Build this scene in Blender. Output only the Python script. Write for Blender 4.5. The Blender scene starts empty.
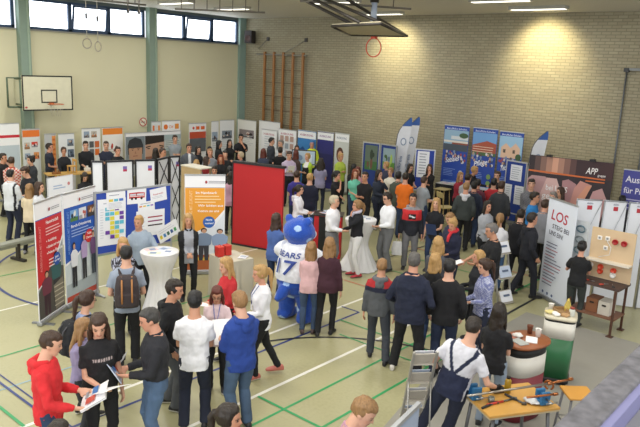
import bpy, bmesh, math, random
import numpy as np
from mathutils import Vector, Matrix, Euler
random.seed(7)
R = math.radians
scn = bpy.context.scene
C = scn.collection
CAMH = 4.25
# ---------------------------------------------------------------- camera
YAW, PIT, ROL, FPX = R(40.4), R(12.4), R(2.55), 665.0
fw = Vector((-math.sin(YAW)*math.cos(PIT), math.cos(YAW)*math.cos(PIT), -math.sin(PIT)))
rt = Vector((math.cos(YAW), math.sin(YAW), 0)); up = rt.cross(fw)
rt2 = math.cos(ROL)*rt + math.sin(ROL)*up
up2 = -math.sin(ROL)*rt + math.cos(ROL)*up
cam = bpy.data.cameras.new('camera'); co = bpy.data.objects.new('camera', cam); C.objects.link(co)
co.matrix_world = Matrix(((rt2.x, up2.x, -fw.x, 0), (rt2.y, up2.y, -fw.y, 0), (rt2.z, up2.z, -fw.z, CAMH), (0, 0, 0, 1)))
cam.sensor_width = 22.3; cam.lens = FPX/640*22.3; cam.clip_start = .05; cam.clip_end = 200
cam.dof.use_dof = True; cam.dof.focus_distance = 10.5; cam.dof.aperture_fstop = 4.5
scn.camera = co
def ray(x, y): return (x-320)/FPX*rt2 - (y-213.5)/FPX*up2 + fw
O_ = Vector((0, 0, CAMH))
def at(x, y, z):
    d = ray(x, y); return O_ + d*((z-CAMH)/d.z)
def onX(x, y, X):
    d = ray(x, y); return O_ + d*(X/d.x)
def onY(x, y, Y):
    d = ray(x, y); return O_ + d*(Y/d.y)
# ---------------------------------------------------------------- colours and materials
def lin(h):
    if not isinstance(h, str): return h
    h = h.lstrip('#')
    v = [int(h[i:i+2], 16)/255 for i in (0, 2, 4)]
    return tuple(((c+.055)/1.055)**2.4 if c > .04045 else c/12.92 for c in v)
MC = {}
def N(nt, t, **k):
    n = nt.nodes.new(t)
    for a, b in k.items():
        if a in n.inputs: n.inputs[a].default_value = b
        else: setattr(n, a, b)
    return n
def mat(name, col, rough=.6, metal=0, noise=.08, nscale=6, bump=0, bscale=40, emis=0, trans=0, alpha=1):
    key = (name, col, rough, metal, noise, emis, trans, bump)
    if key in MC: return MC[key]
    m = bpy.data.materials.new(name); m.use_nodes = True
    nt = m.node_tree; b = nt.nodes['Principled BSDF']
    c = lin(col); c4 = (*c, 1)
    b.inputs['Roughness'].default_value = rough; b.inputs['Metallic'].default_value = metal
    tc = N(nt, 'ShaderNodeTexCoord')
    if noise:
        nz = N(nt, 'ShaderNodeTexNoise', Scale=nscale, Detail=3)
        nt.links.new(tc.outputs['Object'], nz.inputs['Vector'])
        mp = N(nt, 'ShaderNodeMapRange'); mp.inputs[3].default_value = 1-noise; mp.inputs[4].default_value = 1+noise
        nt.links.new(nz.outputs['Fac'], mp.inputs[0])
        mx = N(nt, 'ShaderNodeVectorMath', operation='MULTIPLY'); mx.inputs[0].default_value = c
        nt.links.new(mp.outputs[0], mx.inputs[1]); nt.links.new(mx.outputs[0], b.inputs['Base Color'])
    else: b.inputs['Base Color'].default_value = c4
    if bump:
        nb = N(nt, 'ShaderNodeTexNoise', Scale=bscale, Detail=2)
        nt.links.new(tc.outputs['Object'], nb.inputs['Vector'])
        bp = N(nt, 'ShaderNodeBump', Strength=bump, Distance=.01)
        nt.links.new(nb.outputs['Fac'], bp.inputs['Height']); nt.links.new(bp.outputs[0], b.inputs['Normal'])
    if emis:
        b.inputs['Emission Color'].default_value = c4; b.inputs['Emission Strength'].default_value = emis
    if trans: b.inputs['Transmission Weight'].default_value = trans
    MC[key] = m; return m
def flat(col): return mat('print', col, .55, noise=0)
def attr_mat(name, rough, bump, bscale, stretch=(1, 1, 1), vary=.1, sss=0, sheen=0):
    m = bpy.data.materials.new(name); m.use_nodes = True; nt = m.node_tree; b = nt.nodes['Principled BSDF']
    b.inputs['Roughness'].default_value = rough
    a = N(nt, 'ShaderNodeAttribute', attribute_name='Col')
    tc = N(nt, 'ShaderNodeTexCoord'); mpg = N(nt, 'ShaderNodeMapping', Scale=stretch)
    nz = N(nt, 'ShaderNodeTexNoise', Scale=bscale, Detail=3)
    nt.links.new(tc.outputs['Object'], mpg.inputs['Vector']); nt.links.new(mpg.outputs[0], nz.inputs['Vector'])
    mp = N(nt, 'ShaderNodeMapRange'); mp.inputs[3].default_value = 1-vary; mp.inputs[4].default_value = 1+vary
    nt.links.new(nz.outputs['Fac'], mp.inputs[0])
    mx = N(nt, 'ShaderNodeVectorMath', operation='MULTIPLY')
    nt.links.new(a.outputs['Color'], mx.inputs[0]); nt.links.new(mp.outputs[0], mx.inputs[1]); nt.links.new(mx.outputs[0], b.inputs['Base Color'])
    bp = N(nt, 'ShaderNodeBump', Strength=bump, Distance=.012)
    nt.links.new(nz.outputs['Fac'], bp.inputs['Height']); nt.links.new(bp.outputs[0], b.inputs['Normal'])
    if sheen: b.inputs['Sheen Weight'].default_value = sheen
    return m
M_SKIN = attr_mat('skin', .5, .05, 30, vary=.05)
M_CLOTH = attr_mat('woven_cloth', .88, .9, 8, (1.2, 1.2, .55), vary=.2)
M_DENIM = attr_mat('denim', .88, .9, 10, (1.2, 1.2, .5), vary=.3)
M_HAIR = attr_mat('hair', .5, .8, 22, (3, 3, .35), vary=.45)
M_SHOE = attr_mat('shoe', .55, .1, 20)
M_PLUSH = attr_mat('plush', .95, .9, 60, vary=.3, sheen=.3)
# ---------------------------------------------------------------- objects
def tag(o, label=None, cat=None, group=None, kind=None):
    if label: o['label'] = label
    if cat: o['category'] = cat
    if group: o['group'] = group
    if kind: o['kind'] = kind
    return o
def thing(name, label, cat, loc=(0, 0, 0), rz=0, group=None):
    o = bpy.data.objects.new(name, None); C.objects.link(o); o.empty_display_size = .1
    o.location = loc; o.rotation_euler = (0, 0, rz)
    return tag(o, label, cat, group)
class G:
    """collects shapes with material slots into ONE mesh"""
    def __init__(s): s.v = []; s.f = []; s.mi = []; s.mats = []; s.sm = []
    def slot(s, m):
        if m not in s.mats: s.mats.append(m)
        return s.mats.index(m)
    def add(s, v, f, m, smooth=False):
        b = len(s.v); s.v += [tuple(p) for p in v]; k = s.slot(m)
        for q in f: s.f.append(tuple(b+i for i in q)); s.mi.append(k); s.sm.append(smooth)
        return s
    def box(s, c, d, m, rz=0, mtx=None, bev=0):
        x, y, z = d[0]/2, d[1]/2, d[2]/2
        if bev:
            bm = bmesh.new(); bmesh.ops.create_cube(bm, size=1); bmesh.ops.scale(bm, vec=d, verts=bm.verts)
            bmesh.ops.bevel(bm, geom=bm.edges[:], offset=bev, segments=2, affect='EDGES', profile=.5)
            v = [p.co.copy() for p in bm.verts]; bm.verts.index_update(); f = [[w.index for w in q.verts] for q in bm.faces]; bm.free()
        else:
            v = [Vector((sx*x, sy*y, sz*z)) for sx in (-1, 1) for sy in (-1, 1) for sz in (-1, 1)]
            f = [(0, 1, 3, 2), (4, 6, 7, 5), (0, 4, 5, 1), (2, 3, 7, 6), (0, 2, 6, 4), (1, 5, 7, 3)]
        if mtx is not None: v = [mtx @ p for p in v]
        elif rz:
            q = Matrix.Rotation(rz, 3, 'Z'); v = [q @ p for p in v]
        return s.add([p+Vector(c) for p in v], f, m)
    def tube(s, pts, r, m, n=8, cap=True):
        v, f = tube(pts, r, n); return s.add(v, f, m, True)
    def lathe(s, prof, m, c=(0, 0, 0), n=24, flute=0, nf=0, smooth=True):
        v = []; f = []
        for j, (r, z) in enumerate(prof):
            for i in range(n):
                a = 2*math.pi*i/n; rr = r*(1+flute*math.cos(nf*a)*(1 if 0 < j < len(prof)-1 else .0 if j == 0 else 1)) if nf else r
                v.append((c[0]+rr*math.cos(a), c[1]+rr*math.sin(a), c[2]+z))
        for j in range(len(prof)-1):
            for i in range(n):
                k = (i+1) % n; f.append((j*n+i, j*n+k, (j+1)*n+k, (j+1)*n+i))
        f.append(tuple(range(n-1, -1, -1))); f.append(tuple((len(prof)-1)*n+i for i in range(n)))
        return s.add(v, f, m, smooth)
    def poly(s, pts, m): return s.add(pts, [tuple(range(len(pts)))], m)
    def build(s, name, parent=None, loc=None, bevel=0):
        me = bpy.data.meshes.new(name); me.from_pydata(s.v, [], s.f)
        for m in s.mats: me.materials.append(m)
        me.polygons.foreach_set('material_index', s.mi); me.polygons.foreach_set('use_smooth', s.sm); me.update()
        o = bpy.data.objects.new(name, me); C.objects.link(o); o.parent = parent
        if loc: o.location = loc
        return o
def ring(c, ax, ay, rx, ry, n=14, e=2.0):
    a = np.linspace(0, 2*np.pi, n, endpoint=False); ca, sa = np.cos(a), np.sin(a)
    u = np.sign(ca)*np.abs(ca)**(2/e)*rx; w = np.sign(sa)*np.abs(sa)**(2/e)*ry
    return np.array(c)[None]+u[:, None]*np.array(ax)[None]+w[:, None]*np.array(ay)[None]
def skin_rings(rs):
    n = len(rs[0]); v = np.concatenate(rs); f = []
    for j in range(len(rs)-1):
        for i in range(n):
            k = (i+1) % n; f.append((j*n+i, j*n+k, (j+1)*n+k, (j+1)*n+i))
    f.append(tuple(range(n-1, -1, -1))); f.append(tuple((len(rs)-1)*n+i for i in range(n)))
    return v, f
def tube(pts, r, n=10, ref=None):
    P = [np.array(p, float) for p in pts]; rs = r if isinstance(r, (list, tuple)) else [r]*len(P)
    out = []; X = None
    for i, p in enumerate(P):
        t = P[min(i+1, len(P)-1)]-P[max(i-1, 0)]; t = t/(np.linalg.norm(t)+1e-9)
        if X is None:
            q = np.array(ref if ref is not None else ((1, 0, 0) if abs(t[0]) < .8 else (0, 1, 0)), float)
        else: q = X
        X = q-t*(q@t); X /= np.linalg.norm(X)+1e-9; Y = np.cross(t, X)
        rr = rs[i]; rx, ry = rr if isinstance(rr, (tuple, list)) else (rr, rr)
        out.append(ring(p, X, Y, rx, ry, n))
    return skin_rings(out)
def ball(c, r, n=12, m=8):
    r = r if isinstance(r, (tuple, list)) else (r, r, r); rs = []
    for j in range(1, m):
        a = math.pi*j/m
        rs.append(ring((c[0], c[1], c[2]-r[2]*math.cos(a)), (1, 0, 0), (0, 1, 0), r[0]*math.sin(a), r[1]*math.sin(a), n))
    return skin_rings(rs)
_tmp = bpy.data.objects.new('tmp', bpy.data.meshes.new('tmp')); C.objects.link(_tmp)
_tex = bpy.data.textures.new('folds', 'CLOUDS'); _tex.noise_scale = .12; _tex.noise_depth = 2
_tex2 = bpy.data.textures.new('locks', 'CLOUDS'); _tex2.noise_scale = .05; _tex2.noise_depth = 1
def fuse(shapes, voxel, smooth=2, disp=0, tex=None):
    """union of closed shapes as one continuous surface"""
    vs = []; fs = []; b = 0
    for v, f in shapes:
        vs.append(np.asarray(v)); fs += [tuple(b+i for i in q) for q in f]; b += len(v)
    me = bpy.data.meshes.new('t'); me.from_pydata(np.concatenate(vs).tolist(), [], fs)
    old = _tmp.data; _tmp.data = me; _tmp.modifiers.clear()
    if old.users == 0: bpy.data.meshes.remove(old)
    r = _tmp.modifiers.new('r', 'REMESH'); r.mode = 'VOXEL'; r.voxel_size = voxel; r.use_smooth_shade = True
    if smooth: s = _tmp.modifiers.new('s', 'SMOOTH'); s.factor = .6; s.iterations = smooth
    if disp: d = _tmp.modifiers.new('d', 'DISPLACE'); d.texture = tex or _tex; d.strength = disp; d.mid_level = .5; d.texture_coords = 'LOCAL'
    dg = bpy.context.evaluated_depsgraph_get(); dg.update()
    return bpy.data.meshes.new_from_object(_tmp.evaluated_get(dg))
def colour(me, fn):
    n = len(me.vertices); co_ = np.empty(n*3); me.vertices.foreach_get('co', co_); co_ = co_.reshape(-1, 3)
    col = np.ones((n, 4), np.float32)
    if callable(fn): col[:, :3] = fn(co_)
    else: col[:, :3] = lin(fn)
    a = me.color_attributes.new('Col', 'FLOAT_COLOR', 'POINT'); a.data.foreach_set('color', col.ravel())
def put(name, me, m, parent):
    me.materials.clear(); me.materials.append(m); me.name = name
    o = bpy.data.objects.new(name, me); C.objects.link(o); o.parent = parent; return o
# ---------------------------------------------------------------- human figures
PRE = {'d': (.07, .03, -.53), 'p': (.05, .09, -.46), 'h': (-.02, .05, -.38), 'f': (-.08, .30, -.30), 'r': (-.09, .27, -.2), 'c': (-.2, .235, -.22),
       't': (-.03, .36, -.4), 'o': (-.03, .46, -.16), 'm': (-.13, .17, .06), 'b': (-.1, -.16, -.42), 'k': (-.13, .24, -.34), 'w': (.1, .18, -.47), 's': (-.02, .13, -.12),
       'x': (.25, .3, -.2), 'e': (-.24, .22, -.3), 'v': (.12, .22, -.3)}
SKIN = {'l': 'd0a087', 'm': 'c08c70', 'r': 'cc957c', 'd': '85593f'}
HAIRC = {'br': '3a261a', 'bk': '120f10', 'bl': 'b08b57', 'db': '8f6c45', 'gr': '77716c', 'wh': 'b0a795', 'rd': '7a3518', 'au': '5a2418', 'dk': '22180f'}
def unit(v): return v/(np.linalg.norm(v)+1e-9)
def ik(a, b, l1, l2, pole):
    a = np.array(a, float); b = np.array(b, float); d = b-a; L = np.linalg.norm(d); mx = (l1+l2)*.995
    if L > mx: b = a+d/L*mx; d = b-a; L = mx
    x = (l1*l1-l2*l2+L*L)/(2*L); hh = math.sqrt(max(l1*l1-x*x, 0)); u = d/L
    p = np.array(pole, float); p = unit(p-u*(p@u)); return a+u*x+p*hh, b
def hand(w, d, n, side, s, fat=1.0, curl=.5):
    """palm, four unequal bent fingers and a thumb from the side of the palm"""
    d = unit(d); n = unit(n-d*(n@d)); a = np.cross(n, d)*side   # a: towards the thumb side
    sh = []; F = fat
    rs = [ring(w+d*t*s, a, n, rx*s*F, ry*s*F, 10, 2.6) for t, rx, ry in ((-.02, .026, .02), (.02, .032, .018), (.055, .04, .016), (.09, .04, .013))]
    sh.append(skin_rings(rs))
    for i, (o, L) in enumerate(((.030, .068), (.0105, .078), (-.0105, .073), (-.030, .056))):
        p0 = w+a*o*s+d*.08*s; c = curl*(1+.12*i)
        p1 = p0+(d*math.cos(c*.5)+n*math.sin(c*.5)+a*o*1.2)*L*.5*s; p2 = p1+(d*math.cos(c*1.4)+n*math.sin(c*1.4))*L*.32*s
        p3 = p2+(d*math.cos(c*2.2)+n*math.sin(c*2.2))*L*.26*s
        sh.append(tube([p0-d*.015*s, p0, p1, p2, p3], [.009*s*F, .0095*s*F, .009*s*F, .0085*s*F, .006*s*F], 7))
    t0 = w+a*.028*s+d*.02*s; t1 = t0+(a*.75+d*.7+n*.3)*.032*s; t2 = t1+(a*.3+d*.9+n*.35)*.03*s
    sh.append(tube([t0-a*.01*s, t0, t1, t2], [.013*s*F, .0125*s*F, .011*s*F, .008*s*F], 7))
    return sh
HEADP = [(-.005, .022, .022, .062), (.004, .036, .036, .055), (.025, .05, .058, .038), (.055, .0595, .079, .0175), (.09, .07, .092, .006), (.125, .076, .099, 0), (.155, .0775, .1, -.003),
         (.185, .069, .089, -.004), (.208, .055, .072, -.004), (.224, .034, .046, -.002), (.231, .012, .018, 0)]
def human(h=1.72, sex='m', face=0, hy=0, hp=0, lean=0, side=0, arms=('d', 'd'), legs=None, fat=1.0, vox=.012, sleeve=1.0, hem=-.15, skirt=0, thin=1.0):
    s = h/1.732; K = {}; fem = sex == 'f'
    lean_ = R(lean); sd = R(side)
    U = unit(np.array([math.sin(sd), math.sin(lean_), math.cos(lean_)*math.cos(sd)])); X = unit(np.array([math.cos(sd), 0, -math.sin(sd)])); Fv = np.cross(U, X)
    Pv = np.array([0, -.25*math.sin(lean_)*s, .93*s])
    def T(t, y=0, x=0): return Pv+U*t*s+Fv*y*s+X*x*s
    if fem: prof = [(-.12, .158, .116, 0), (-.03, .162, .12, -.005), (.08, .14, .104, 0), (.16, .134, .1, .005), (.26, .15, .118, .015), (.33, .155, .118, .012), (.385, .147, .1, 0), (.435, .115, .084, -.006), (.475, .078, .068, -.004), (.515, .052, .056, 0), (.535, .05, .052, .006)]
    else: prof = [(-.12, .16, .115, 0), (-.03, .163, .118, 0), (.08, .153, .11, 0), (.16, .155, .112, .004), (.26, .17, .122, .008), (.33, .182, .122, .004), (.395, .172, .108, 0), (.445, .142, .094, -.006), (.485, .104, .082, -.006), (.515, .074, .07, 0), (.54, .06, .06, .006)]
    def torso(k, t0, t1, add=0, belly=fat, e=2.25):
        rs = []
        pts = [p for p in prof if t0 < p[0] < t1]
        def interp(t):
            for a, b in zip(prof, prof[1:]):
                if a[0] <= t <= b[0]:
                    q = (t-a[0])/(b[0]-a[0]); return (t,)+tuple(a[i]*(1-q)+b[i]*q for i in (1, 2, 3))
            return (t,)+tuple((prof[0] if t < prof[0][0] else prof[-1])[1:])
        for t, rx, ry, cy in [interp(t0)]+pts+[interp(t1)]:
            bf = 1+(belly-1)*max(0, 1-abs(t-.1)/.45)
            rs.append(ring(T(t, cy+(bf-1)*.05), X, Fv, (rx*k*bf*thin+add)*s, (ry*k*bf+add)*s, 16, e))
        return skin_rings(rs)
    sw = (.158 if fem else .18)*thin
    dcl = .80 if vox > .013 else .86
    # legs
    fs = legs or ((.10, .02), (-.10, -.02)); hipw = .09; LG = []
    for i, sgn in ((0, 1), (1, -1)):
        hip = Pv+np.array([sgn*hipw*s, 0, -.04*s]); q = fs[i]; fx, fy = q[0]*s, q[1]*s; fz = (q[2] if len(q) > 2 else 0)*s
        kn, an = ik(hip, (fx, fy-.03*s, .085*s+fz), .42*s, .41*s, (sgn*.1, 1, 0)); LG.append((hip, kn, an, sgn))
    # arms
    AR = []
    ssh = [T(.388, -.004, sgn*(sw-.004)) for sgn in (1, -1)]
    for i, sgn in ((0, 1), (1, -1)):
        p = arms[i]; p = PRE[p] if isinstance(p, str) else p
        tg = ssh[i]+(X*sgn*p[0]+np.array([0, 1, 0])*p[1]+np.array([0, 0, 1])*p[2])*s
        pole = X*sgn*(1.0 if arms[i] in ('h', 'b') else .45)+np.array([0, -1, -.5]) if p[2] < 0 else X*sgn*.7+np.array([0, .2, -1])
        el, wr = ik(ssh[i], tg, .285*s, .25*s, pole); d = unit(wr-el)
        down = p[2] < -.36 and p[1] < .2
        n = np.array([-sgn, .1, 0]) if down else (np.array([-sgn*.7, 0, .6]) if arms[i] not in ('t',) else np.array([-sgn*.2, 0, -1.]))
        if arms[i] in ('c', 'k', 'e', 'b', 'm', 's'): n = np.array([0, -1., 0.]) if arms[i] != 'b' else np.array([0, 1., 0])
        AR.append((ssh[i], el, wr, d, n, sgn))
    # head
    nk = T(.517, .01); Hm = Euler((R(-hp)+lean_*-.4, 0, R(hy)), 'XYZ').to_matrix(); Hn = np.array(Hm)
    hz = Hn@np.array([0, 0, 1.]); Oh = nk+unit(U*.5+hz*.5)*.05*s+np.array([0, .012*s, 0])
    def Hd(p): return Oh+Hn@(np.array(p)*s)
    hx, hyv = Hn@np.array([1., 0, 0]), Hn@np.array([0, 1., 0])
    hw = .95 if fem else 1.0
    rs = [ring(Hd((0, cy, z-.02)), hx, hyv, rx*s*hw, ry*s, 18, 2.15) for z, rx, ry, cy in HEADP]
    B = [skin_rings(rs)]
    B.append(tube([T(.44), T(.5, .0), Hd((0, -.005, .02)), Hd((0, .0, .06))], [(.075*s if not fem else .058*s), (.066*s if not fem else .052*s)]+[(.06 if not fem else .049)*s]*2, 14))
    B.append(tube([Hd((0, .085, .108)), Hd((0, .098, .085)), Hd((0, .109, .064)), Hd((0, .09, .056))], [.008*s, .0105*s, .0145*s, .009*s], 8))
    B.append(tube([Hd((-.02, .088, .033)), Hd((0, .0965, .034)), Hd((.02, .088, .033))], [.006*s, .0075*s, .006*s], 6))
    for q in (1, -1):
        B.append(ball(Hd((q*.076*hw, -.006, .078)), (.01*s, .018*s, .03*s), 8, 6))
    body_t = torso(dcl, -.1, .5)
    B.append(body_t)
    for (a, el, wr, d, n, sgn) in AR:
        af = .9 if fem else 1.0
        k1 = dcl if sleeve > .3 else 1; k2 = dcl if sleeve > .8 else 1
        B.append(tube([a+X*(-sgn)*.06*s, a, a*.6+el*.4, el, el*.65+wr*.35, wr-d*.01], [.045*s, .05*s*af*k1, .043*s*af*k1, .036*s*af*k2, .035*s*af*k2, .0245*s*af], 10))
        B += hand(wr, d, n, sgn, s*(.93 if fem else 1))
    for hip, kn, an, sgn in LG:
        k = dcl if not skirt else 1
        B.append(tube([hip+np.array([0, 0, .05*s]), hip, hip*.5+kn*.5, kn, kn*.6+an*.4, an, an-np.array([0, 0, .05*s])], [.07*s, .082*s*k, .068*s*k, .05*s*k, .05*s*k, .034*s, .035*s], 12))
        B.append(tube([an+np.array([0, -.05*s, -.05*s]), an+np.array([0, .05*s, -.05*s]), an+np.array([0, .15*s, -.06*s])], [.025*s, .03*s, .018*s], 8))
    K['body'] = B
    # top garment
    g = .013*s
    Tt = [torso(1.0, hem, .488, g if sleeve < .8 else g*1.35)]
    for (a, el, wr, d, n, sgn) in AR:
        w_ = 1.08 if fem else 1.2
        if sleeve >= .9: Tt.append(tube([a+X*(-sgn)*.08*s-U*.0*s, a-X*sgn*.012*s, a*.6+el*.4, el*1., el*.5+wr*.5, wr-d*.015*s], [.05*s*w_, .056*s*w_, .051*s*w_, .045*s*w_, .041*s*w_, .034*s*w_], 12))
        elif sleeve > .6: Tt.append(tube([a+X*(-sgn)*.08*s-U*.0*s, a-X*sgn*.012*s, a*.6+el*.4, el, el*.7+wr*.3], [.058*s*w_, .057*s*w_, .052*s*w_, .047*s*w_, .046*s*w_], 12))
        elif sleeve > .1: Tt.append(tube([a+X*(-sgn)*.08*s-U*.0*s, a-X*sgn*.012*s, a*.6+el*.4, a*.35+el*.65], [.058*s*w_, .057*s*w_, .054*s*w_, .056*s*w_], 12))
    K['top'] = Tt
    # bottoms
    if skirt: 
        rs = [ring(T(.0 if i == 0 else -.05-.01*i, 0)*np.array([1, 1, 0])+np.array([0, 0, z*s]), (1, 0, 0), (0, 1, 0), rx*s, ry*s, 20) for i, (z, rx, ry) in enumerate(((1.0, .15, .115), (.9, .18, .14), (.75, .2, .17), (.93-skirt, .22, .2)))]
        K['bottom'] = [skin_rings(rs)]
    else:
        Bt = [torso(.97, -.125, .09 if hem < 0 else .1, .006*s)]
        for hip, kn, an, sgn in LG:
            Bt.append(tube([hip+np.array([0, 0, .06*s]), hip, hip*.5+kn*.5, kn, kn*.55+an*.45, an+np.array([0, 0, -.02*s])],
                           [(.088*s, .1*s), (.097*s, .106*s), .088*s, .071*s, .069*s, .066*s] if not fem else [(.087*s, .1*s), (.093*s, .104*s), .08*s, .06*s, .058*s, .05*s], 14))
        K['bottom'] = Bt
    K['shoes'] = []
    for hip, kn, an, sgn in LG:
        b = np.array([an[0], an[1], an[2]-.085*s]); dr = unit(np.array([sgn*.18, 1, 0])); px = np.array([dr[1], -dr[0], 0.])
        K['shoes'].append([skin_rings([ring(b+dr*y*s+np.array([0, 0, zc*s]), px, (0, 0, 1.), rx*s, rz*s, 14, 2.8) for y, rx, rz, zc in
                          ((-.085, .022, .026, .036), (-.07, .034, .043, .045), (-.03, .038, .05, .051), (.03, .039, .045, .046), (.09, .046, .033, .034), (.14, .045, .027, .028), (.175, .034, .02, .022), (.19, .015, .012, .016))])])
    K.update(Hd=Hd, Hn=Hn, Oh=Oh, T=T, X=X, U=U, Fv=Fv, AR=AR, LG=LG, s=s, sw=sw, fem=fem)
    return K
def hair_shapes(K, kind, L=.3):
    Hd, s = K['Hd'], K['s']; Hn = K['Hn']; hx, hv = Hn@np.array([1., 0, 0]), Hn@np.array([0, 1., 0])
    def capring(cy, cz, rx, ry, rz, z0=-.98):
        rs = []
        for j in range(0, 9):
            a = -math.asin(-z0)+(math.pi/2*.97+math.asin(-z0))*j/8
            z = cz+rz*math.sin(a); k = math.cos(a)
            rs.append(ring(Hd((0, cy, z)), hx, hv, max(rx*k, .004)*s, max(ry*k, .004)*s, 18))
        return skin_rings(rs)
    f = 1 if K['fem'] else .97
    S = []
    if kind == 'crop': S.append(capring(-.018, .118, .0845, .101, .108, -.72)); S.append(capring(-.004, .168, .078, .097, .053, -.5))
    elif kind == 'bald': S.append(capring(-.026, .085, .079, .083, .07, -.8))
    else: S.append(capring(-.018, .115, .09*f, .107, .112, -.85)); S.append(capring(-.004, .172, .079, .098, .056, -.5))
    if kind == 'short': S.append(tube([Hd((.045, .066, .172)), Hd((0, .085, .178)), Hd((-.05, .06, .175))], [.016*s, .02*s, .016*s], 8))
    if kind in ('long', 'bob', 'curly'):
        LL = {'long': L, 'bob': .1, 'curly': L}[kind]; w = 1.25 if kind == 'curly' else 1
        rs = []
        for z, rx, ry, cy in ((.15, .07, .06, -.04), (.08, .088*w, .066*w, -.042), (0, .092*w, .06*w, -.052), (-.06, .096*w, .05*w, -.066), (-.06-(LL-.06)*.5, .095*w, .042*w, -.082), (-.01-LL, .06*w, .026, -.085)):
            q = Hd((0, cy, z)); t = max(0, -z-.02)
            q = q*1.0; 
            rs.append(ring(q, hx, hv, rx*s, ry*s, 16))
        S.append(skin_rings(rs))
        for q in (1, -1):
            S.append(tube([Hd((q*.055, .03, .175)), Hd((q*.084, .008, .1)), Hd((q*.09*w, .0, .02)), Hd((q*.09*w, .01, -.07)), Hd((q*.085*w, .0, -.04-LL*.75))], [.016*s, .019*s, .024*s*w, .028*s*w, .012*s], 8))
    if kind == 'pony':
        S.append(tube([Hd((0, -.09, .14)), Hd((0, -.13, .135)), Hd((0, -.16, .08)), Hd((0, -.155, -.02)), Hd((0, -.14, -.06-L*.5))], [.024*s, .028*s, .036*s, .032*s, .01*s], 9))
    if kind == 'bun': S.append(ball(Hd((0, -.085, .19)), .042*s)); 
    return S
PEOPLE = []
SPECS = []; OBST = []
HS = .972
def P(px, py, h, *a, **o):
    h *= HS; P3 = at(px, py, h); loc = Vector((P3.x, P3.y, 0))
    if 'shift' in o: loc += Vector((o['shift'][0], o['shift'][1], 0))
    SPECS.append(dict(px=px, py=py, h0=h, loc=loc.copy(), l0=loc.copy(), d0=Vector((P3.x, P3.y, 0)).length, a=a, o=o))
def relax():
    """keep people a body width apart and out of the stands"""
    for it in range(260):
        for i, A_ in enumerate(SPECS):
            if A_['o'].get('fix'): continue
            for B_ in SPECS[i+1:]:
                d = A_['loc']-B_['loc']; L = d.length; mn = .50
                if L < mn:
                    d = d/L if L > 1e-4 else Vector((0, 1, 0)); rad = A_['l0'].normalized(); pr = rad*(d@rad if False else d.dot(rad)); mv = (pr+(d-pr)*.35)*(mn-L)*.5
                    if abs(d.dot(rad)) < .12: mv += rad*(.02 if (i % 2) else -.02)
                    A_['loc'] += mv
                    if not B_['o'].get('fix'): B_['loc'] -= mv
            for (p0, p1, r_, one) in OBST:
                e = p1-p0; L2 = e.length_squared; t_ = max(0, min(1, (A_['loc']-p0).dot(e)/L2)) if L2 > 1e-6 else 0; q = p0+e*t_; d = A_['loc']-q; L = d.length
                if one:
                    nrm = Vector((e.y, -e.x, 0)).normalized(); tt = (A_['loc']-p0).dot(e)/L2; sd_ = (A_['loc']-p0).dot(nrm)
                    if nrm.dot(-q) < 0: nrm = -nrm; sd_ = -sd_
                    if -.1 < tt < 1.1 and -1.6 < sd_ < r_: A_['loc'] += nrm*(r_-sd_)*.5
                elif L < r_: A_['loc'] += (d/L if L > 1e-4 else Vector((0, -1, 0)))*(r_-L)*.5
            off = A_['loc']-A_['l0']; 
            if off.length > .8: A_['loc'] = A_['l0']+off*(.8/off.length)
def build_people():
    relax()
    for S_ in SPECS:
        d = S_['loc'].length; h = max(1.5, min(1.95, CAMH-(CAMH-S_['h0'])*d/S_['d0']))
        if S_['o'].get('fix'): h = S_['h0']
        make_person(S_['px'], S_['py'], h, S_['loc'], *S_['a'], **S_['o'])
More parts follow.
